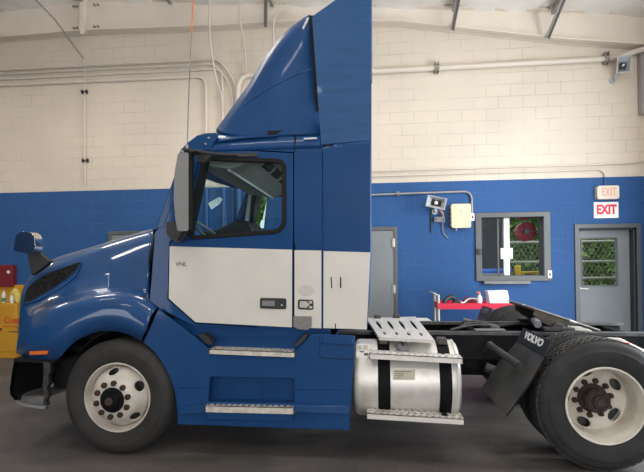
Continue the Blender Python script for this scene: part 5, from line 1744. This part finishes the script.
def rear_wheel(c):
    w = wheel_empty('rear_wheel', c)
    t0 = tire('tire', w, c, .275, -1, M['rubber_dusty'], True)
    t1 = t0.copy(); COL.objects.link(t1); t1.location = (0, .345, 0)
    q = MB(); q.lathe([(.297, .05), (.305, .03), (.306, .018), (.300, .010), (.292, .012), (.287, .022), (.283, .05), (.272, .075), (.268, .10), (.264, .20), (.258, .240), (.250, .258)], c, 'Y', 96); q.build('rim', M['rim_cream'], w, smooth=40)
    q = MB(); q.lathe([(.296, .395), (.302, .36), (.285, .36), (.27, .45), (.266, .57), (.29, .62)], c, 'Y', 64); q.build('inner_rim', M['rim_cream'], w, smooth=40)
    tab = [(.09, .272), (.165, .270), (.175, .266), (.2, .262), (.235, .248), (.26, .232)]
    disc_part(lambda r: interp(tab, r), c, .257, .09, [(R(33 + 72 * k), .213, .058, .036) for k in range(5)], M['discshade'], w)
    q = MB(); q.cyl(c, .262, .32, .35, 'Y', 48); q.build('brake_drum', M['iron'], w)
    for k in range(10):
        t = R(8 + 36 * k); q = MB(); p = (c[0] + .1435 * math.cos(t), c[1], c[2] + .1435 * math.sin(t)); hexnut(q, p, .024, .267, .238); q.cyl(p, .013, .24, .218, 'Y', 10); q.build('lug_nut', M['rust'], w)
    q = MB(); q.lathe([(.118, .27), (.118, .245), (.112, .238), (.100, .226), (.094, .175), (.097, .166), (.097, .150), (.09, .142), (.058, .138), (.052, .112), (.045, .105), (.001, .105)], c, 'Y', 40)
    q.build('hub', M['rust'], w, smooth=35)
    q = MB()
    q.lathe([(.03, .108), (.03, .095), (.024, .09), (.001, .09)], c, 'Y', 20); q.build('hub_cap', M['iron'], w, smooth=40)
    for k in range(8):
        t = R(45 * k + 10); q = MB(); hexnut(q, (c[0] + .076 * math.cos(t), c[1], c[2] + .076 * math.sin(t)), .011, .145, .126); q.build('axle_bolt', M['iron'], w)
    return w
def far_copy(w, k=1.0):
    c = copy_tree(w, truck)
    c.rotation_euler = (0, 0, math.pi)
    c.location = Vector((w.location.x, -(w.location.y), FZ + (w.location.z - FZ) * k))
    c.scale = (k, k, k)
    return c
fwl = front_wheel((-2.228, 3.97, .4615)); far_copy(fwl)
rwl = rear_wheel((1.808, 3.965, .478)); far_copy(rwl, 1.07)

# ------------------------------------------------------------------ service cart and the things on it
CYf = 7.45
cx0, cx1 = at(438, 306, CYf).x, at(512, 306, CYf).x + .12
cart = thing('service_cart', ((cx0 + cx1) / 2, CYf + .25, 0), 'red topped service cart against the blue wall behind the truck frame', 'cart')
tz1, tz0 = at(470, 303.2, CYf).z, at(470, 309.2, CYf).z
q = MB(); q.box(cx0, cx1, CYf, CYf + .5, tz0 + .03, tz0 + .04)
for a, b, c_, d_ in ((cx0, cx1, CYf, CYf + .012), (cx0, cx1, CYf + .488, CYf + .5), (cx0, cx0 + .012, CYf, CYf + .5), (cx1 - .012, cx1, CYf, CYf + .5)):
    q.box(a, b, c_, d_, tz0, tz1)
q.build('tray', M['cartred'], cart, bevel=.003)
q = MB(); q.box(cx0, cx1, CYf, CYf + .5, .25, .262); q.box(cx0, cx1, CYf, CYf + .012, .25, .33); q.build('lower_tray', M['cartred'], cart)
for x, y in ((cx0 + .01, CYf + .03), (cx1 - .01, CYf + .03), (cx0 + .01, CYf + .47), (cx1 - .01, CYf + .47)):
    q = MB(); top = 1.12 if x < cx0 + .1 else tz1; q.tube([(x, y, .06), (x, y, top)], .022, 10); q.build('leg', M['fence'], cart)
    q = MB(); q.cyl((x, y, .055 + FZ), .053, -.015, .015, 'Y', 18); q.build('caster', M['black'], cart)
q = MB(); q.tube(bendpath([(cx0 + .01, CYf + .03, 1.10), (cx0 - .07, CYf + .03, 1.14), (cx0 - .07, CYf + .47, 1.14), (cx0 + .01, CYf + .47, 1.10)], .05), .018, 8); q.build('push_handle', M['brightsteel'], cart)
zt_ = tz0 + .04
def item(name, mb, mat, label, cat, group='things on the service cart', **k):
    return tag(mb.build(name, mat, **k), label, cat, group)
q = MB(); x = at(448, 300, CYf).x
q.tube(spline([(x - .04, CYf + .12, zt_ + .035), (x, CYf + .15, zt_ + .10), (x + .10, CYf + .2, zt_ + .13), (x + .14, CYf + .2, zt_ + .04)]), .035, 8)
item('air_tool', q, M['black'], 'black air tool lying at the left end of the red cart tray', 'tool', smooth=50)
q = MB(); x = at(457, 300, CYf).x
q.box(x - .05, x + .07, CYf + .05, CYf + .14, zt_, zt_ + .075); q.cyl((x, CYf + .1, zt_ + .075), .03, 0, .03, 'Z', 12)
item('socket_case', q, M['iron'], 'small black case with a round knob on the red cart tray', 'case', bevel=.006)
q = MB(); x = at(465, 303, CYf).x
q.tube(spline([(x - .06, CYf + .1, zt_ + .07), (x, CYf + .14, zt_ + .045), (x + .1, CYf + .2, zt_ + .10), (x + .22, CYf + .2, zt_ + .10)]), .012, 8)
item('shop_hose', q, M['pipewhite'], 'white hose looped on the middle of the red cart tray', 'hose', smooth=60)
q = MB(); x = at(473, 301, CYf).x
q.box(x - .1, x + .06, CYf + .2, CYf + .3, zt_, zt_ + .1); q.tube([(x - .08, CYf + .25, zt_ + .1), (x - .08, CYf + .25, zt_ + .13), (x + .04, CYf + .25, zt_ + .13), (x + .04, CYf + .25, zt_ + .1)], .008, 6)
item('tool_box', q, M['maroon'], 'small dark red toolbox behind the white hose on the cart', 'toolbox', bevel=.006)
x = at(481, 300, CYf).x
sb = thing('spray_bottle', (x, CYf + .1, zt_), 'white spray bottle with an orange cap on the red cart', 'bottle', 'things on the service cart')
q = MB(); q.lathe([(.001, 0), (.036, 0), (.038, .01), (.038, .13), (.018, .165), (.016, .175), (.001, .175)], (x, CYf + .1, zt_), 'Z', 20); q.build('bottle', M['paper'], sb, smooth=40)
q = MB(); q.cyl((x, CYf + .1, zt_ + .172), .014, 0, .03, 'Z', 12); q.box(x - .04, x + .012, CYf + .09, CYf + .11, zt_ + .195, zt_ + .215); q.build('spray_head', M['orange'], sb, bevel=.003)
x0_, x1_ = at(489, 300, CYf + .1).x, at(508, 300, CYf + .1).x
q = MB()
q.hexa([(x0_ + .01, CYf + .04, zt_), (x1_ + .02, CYf + .04, zt_), (x1_ + .02, CYf + .34, zt_), (x0_ + .01, CYf + .34, zt_), (x0_ - .02, CYf + .08, zt_ + .225), (x1_ - .01, CYf + .08, zt_ + .235), (x1_ - .01, CYf + .30, zt_ + .235), (x0_ - .02, CYf + .30, zt_ + .225)])
item('white_box', q, M['paper'], 'white box at the right end of the red cart', 'box', bevel=.008)
q = MB(); q.tube(spline([at(484, 305, CYf + .03), at(486, 300, CYf + .03), at(488.5, 301, CYf + .03), at(489, 306, CYf + .03)]), .01, 6)

# ------------------------------------------------------------------ yellow cabinet at the far left
ycx0, ycx1, YY = -7.35, -6.36, 8.0
yc_ = thing('yellow_cabinet', ((ycx0 + ycx1) / 2, YY + .18, 0), 'yellow floor cabinet with red lettering at the left edge, front half hidden by the truck', 'cabinet')
zc = at(5, 303, YY).z; zt2 = at(5, 285, YY + .3).z
q = MB(); q.box(ycx0, ycx1, YY, YY + .36, FZ, zc); yb = q.build('body', M['yellow'], yc_, bevel=.008)
q = MB(); q.box(ycx0, ycx1, YY + .335, YY + .36, zc, zt2); q.build('back_board', M['yellow'], yc_)
q = MB(); q.box(ycx0 + .02, ycx1 - .02, YY - .012, YY, .08, zc - .03); yd = q.build('door', M['yellow'], yc_, bevel=.004)
p = at(1, 329, YY); q = MB(); q.box(p.x - .05, p.x + .03, YY - .05, YY - .012, p.z - .02, p.z + .02); q.build('handle', M['black'], yd, bevel=.006)
p = at(14, 321, YY); text('lettering', 'Coma', .15, facing((p.x, YY - .014, p.z + .01)), M['redtext'], yd, width=.36, bold=.004)
q = MB(); p = at(14, 326.5, YY); q.box(p.x - .2, p.x + .2, YY - .0135, YY - .012, p.z - .012, p.z + .004); q.build('red_rule', M['redtext'], yd)
q = MB(); p = at(14, 331.5, YY); q.box(p.x - .09, p.x + .12, YY - .0135, YY - .012, p.z - .012, p.z + .006); q.build('small_print', M['brownplate'], yd)
p = at(3.8, 303, YY + .1)
bt1 = thing('cleaner_bottle', (p.x, YY + .1, zc), 'white bottle with a green label on the yellow cabinet', 'bottle')
q = MB(); q.lathe([(.001, 0), (.034, 0), (.036, .01), (.036, .15), (.016, .19), (.015, .215), (.001, .215)], (p.x, YY + .1, zc), 'Z', 20); q.build('bottle', M['bottle'], bt1, smooth=40)
q = MB(); q.lathe([(.0365, .02), (.037, .022), (.037, .085), (.0365, .087)], (p.x, YY + .1, zc), 'Z', 20); q.build('label', M['green'], bt1, smooth=40)
p = at(15, 303, YY + .14)
q = MB()
q.grid([[(p.x + .105 * w * math.cos(t) , YY + .14 + .06 * w * math.sin(t), zc + z + .012 * math.sin(3 * t)) for t in [k * math.pi / 8 for k in range(16)]] for w, z in ((.02, .012), (.9, .012), (1, .06), (1.05, .14), (.8, .19), (.35, .235), (.02, .25))], True)
tag(q.build('rag_bag', M['bag'], smooth=60), 'crumpled yellow bag standing on the yellow cabinet', 'bag')
p = at(12, 303, YY + .05)
q = MB(); q.lathe([(.001, 0), (.032, 0), (.032, .10), (.014, .125), (.014, .14), (.001, .14)], (p.x, YY + .045, zc), 'Z', 18)
tag(q.build('small_bottle', M['bottle'], smooth=40), 'short white bottle in front of the yellow bag', 'bottle')
rc_ = thing('wall_cabinet', (-6.9, WY, 1.45), 'dark red cabinet on the blue wall above the yellow cabinet', 'cabinet')
z0_, z1_ = at(5, 287, WY - .1).z, at(5, 265, WY - .1).z; xr_ = at(13, 275, WY - .1).x
q = MB(); q.box(xr_ - .7, xr_, WY - .12, WY - .001, z0_, z1_); q.build('body', M['maroon'], rc_, bevel=.008)
q = MB(); p = at(8.5, 272, WY - .12); q.cyl((p.x, WY - .12, p.z), .03, 0, -.012, 'Y', 16); q.build('lock', M['pipewhite'], rc_)
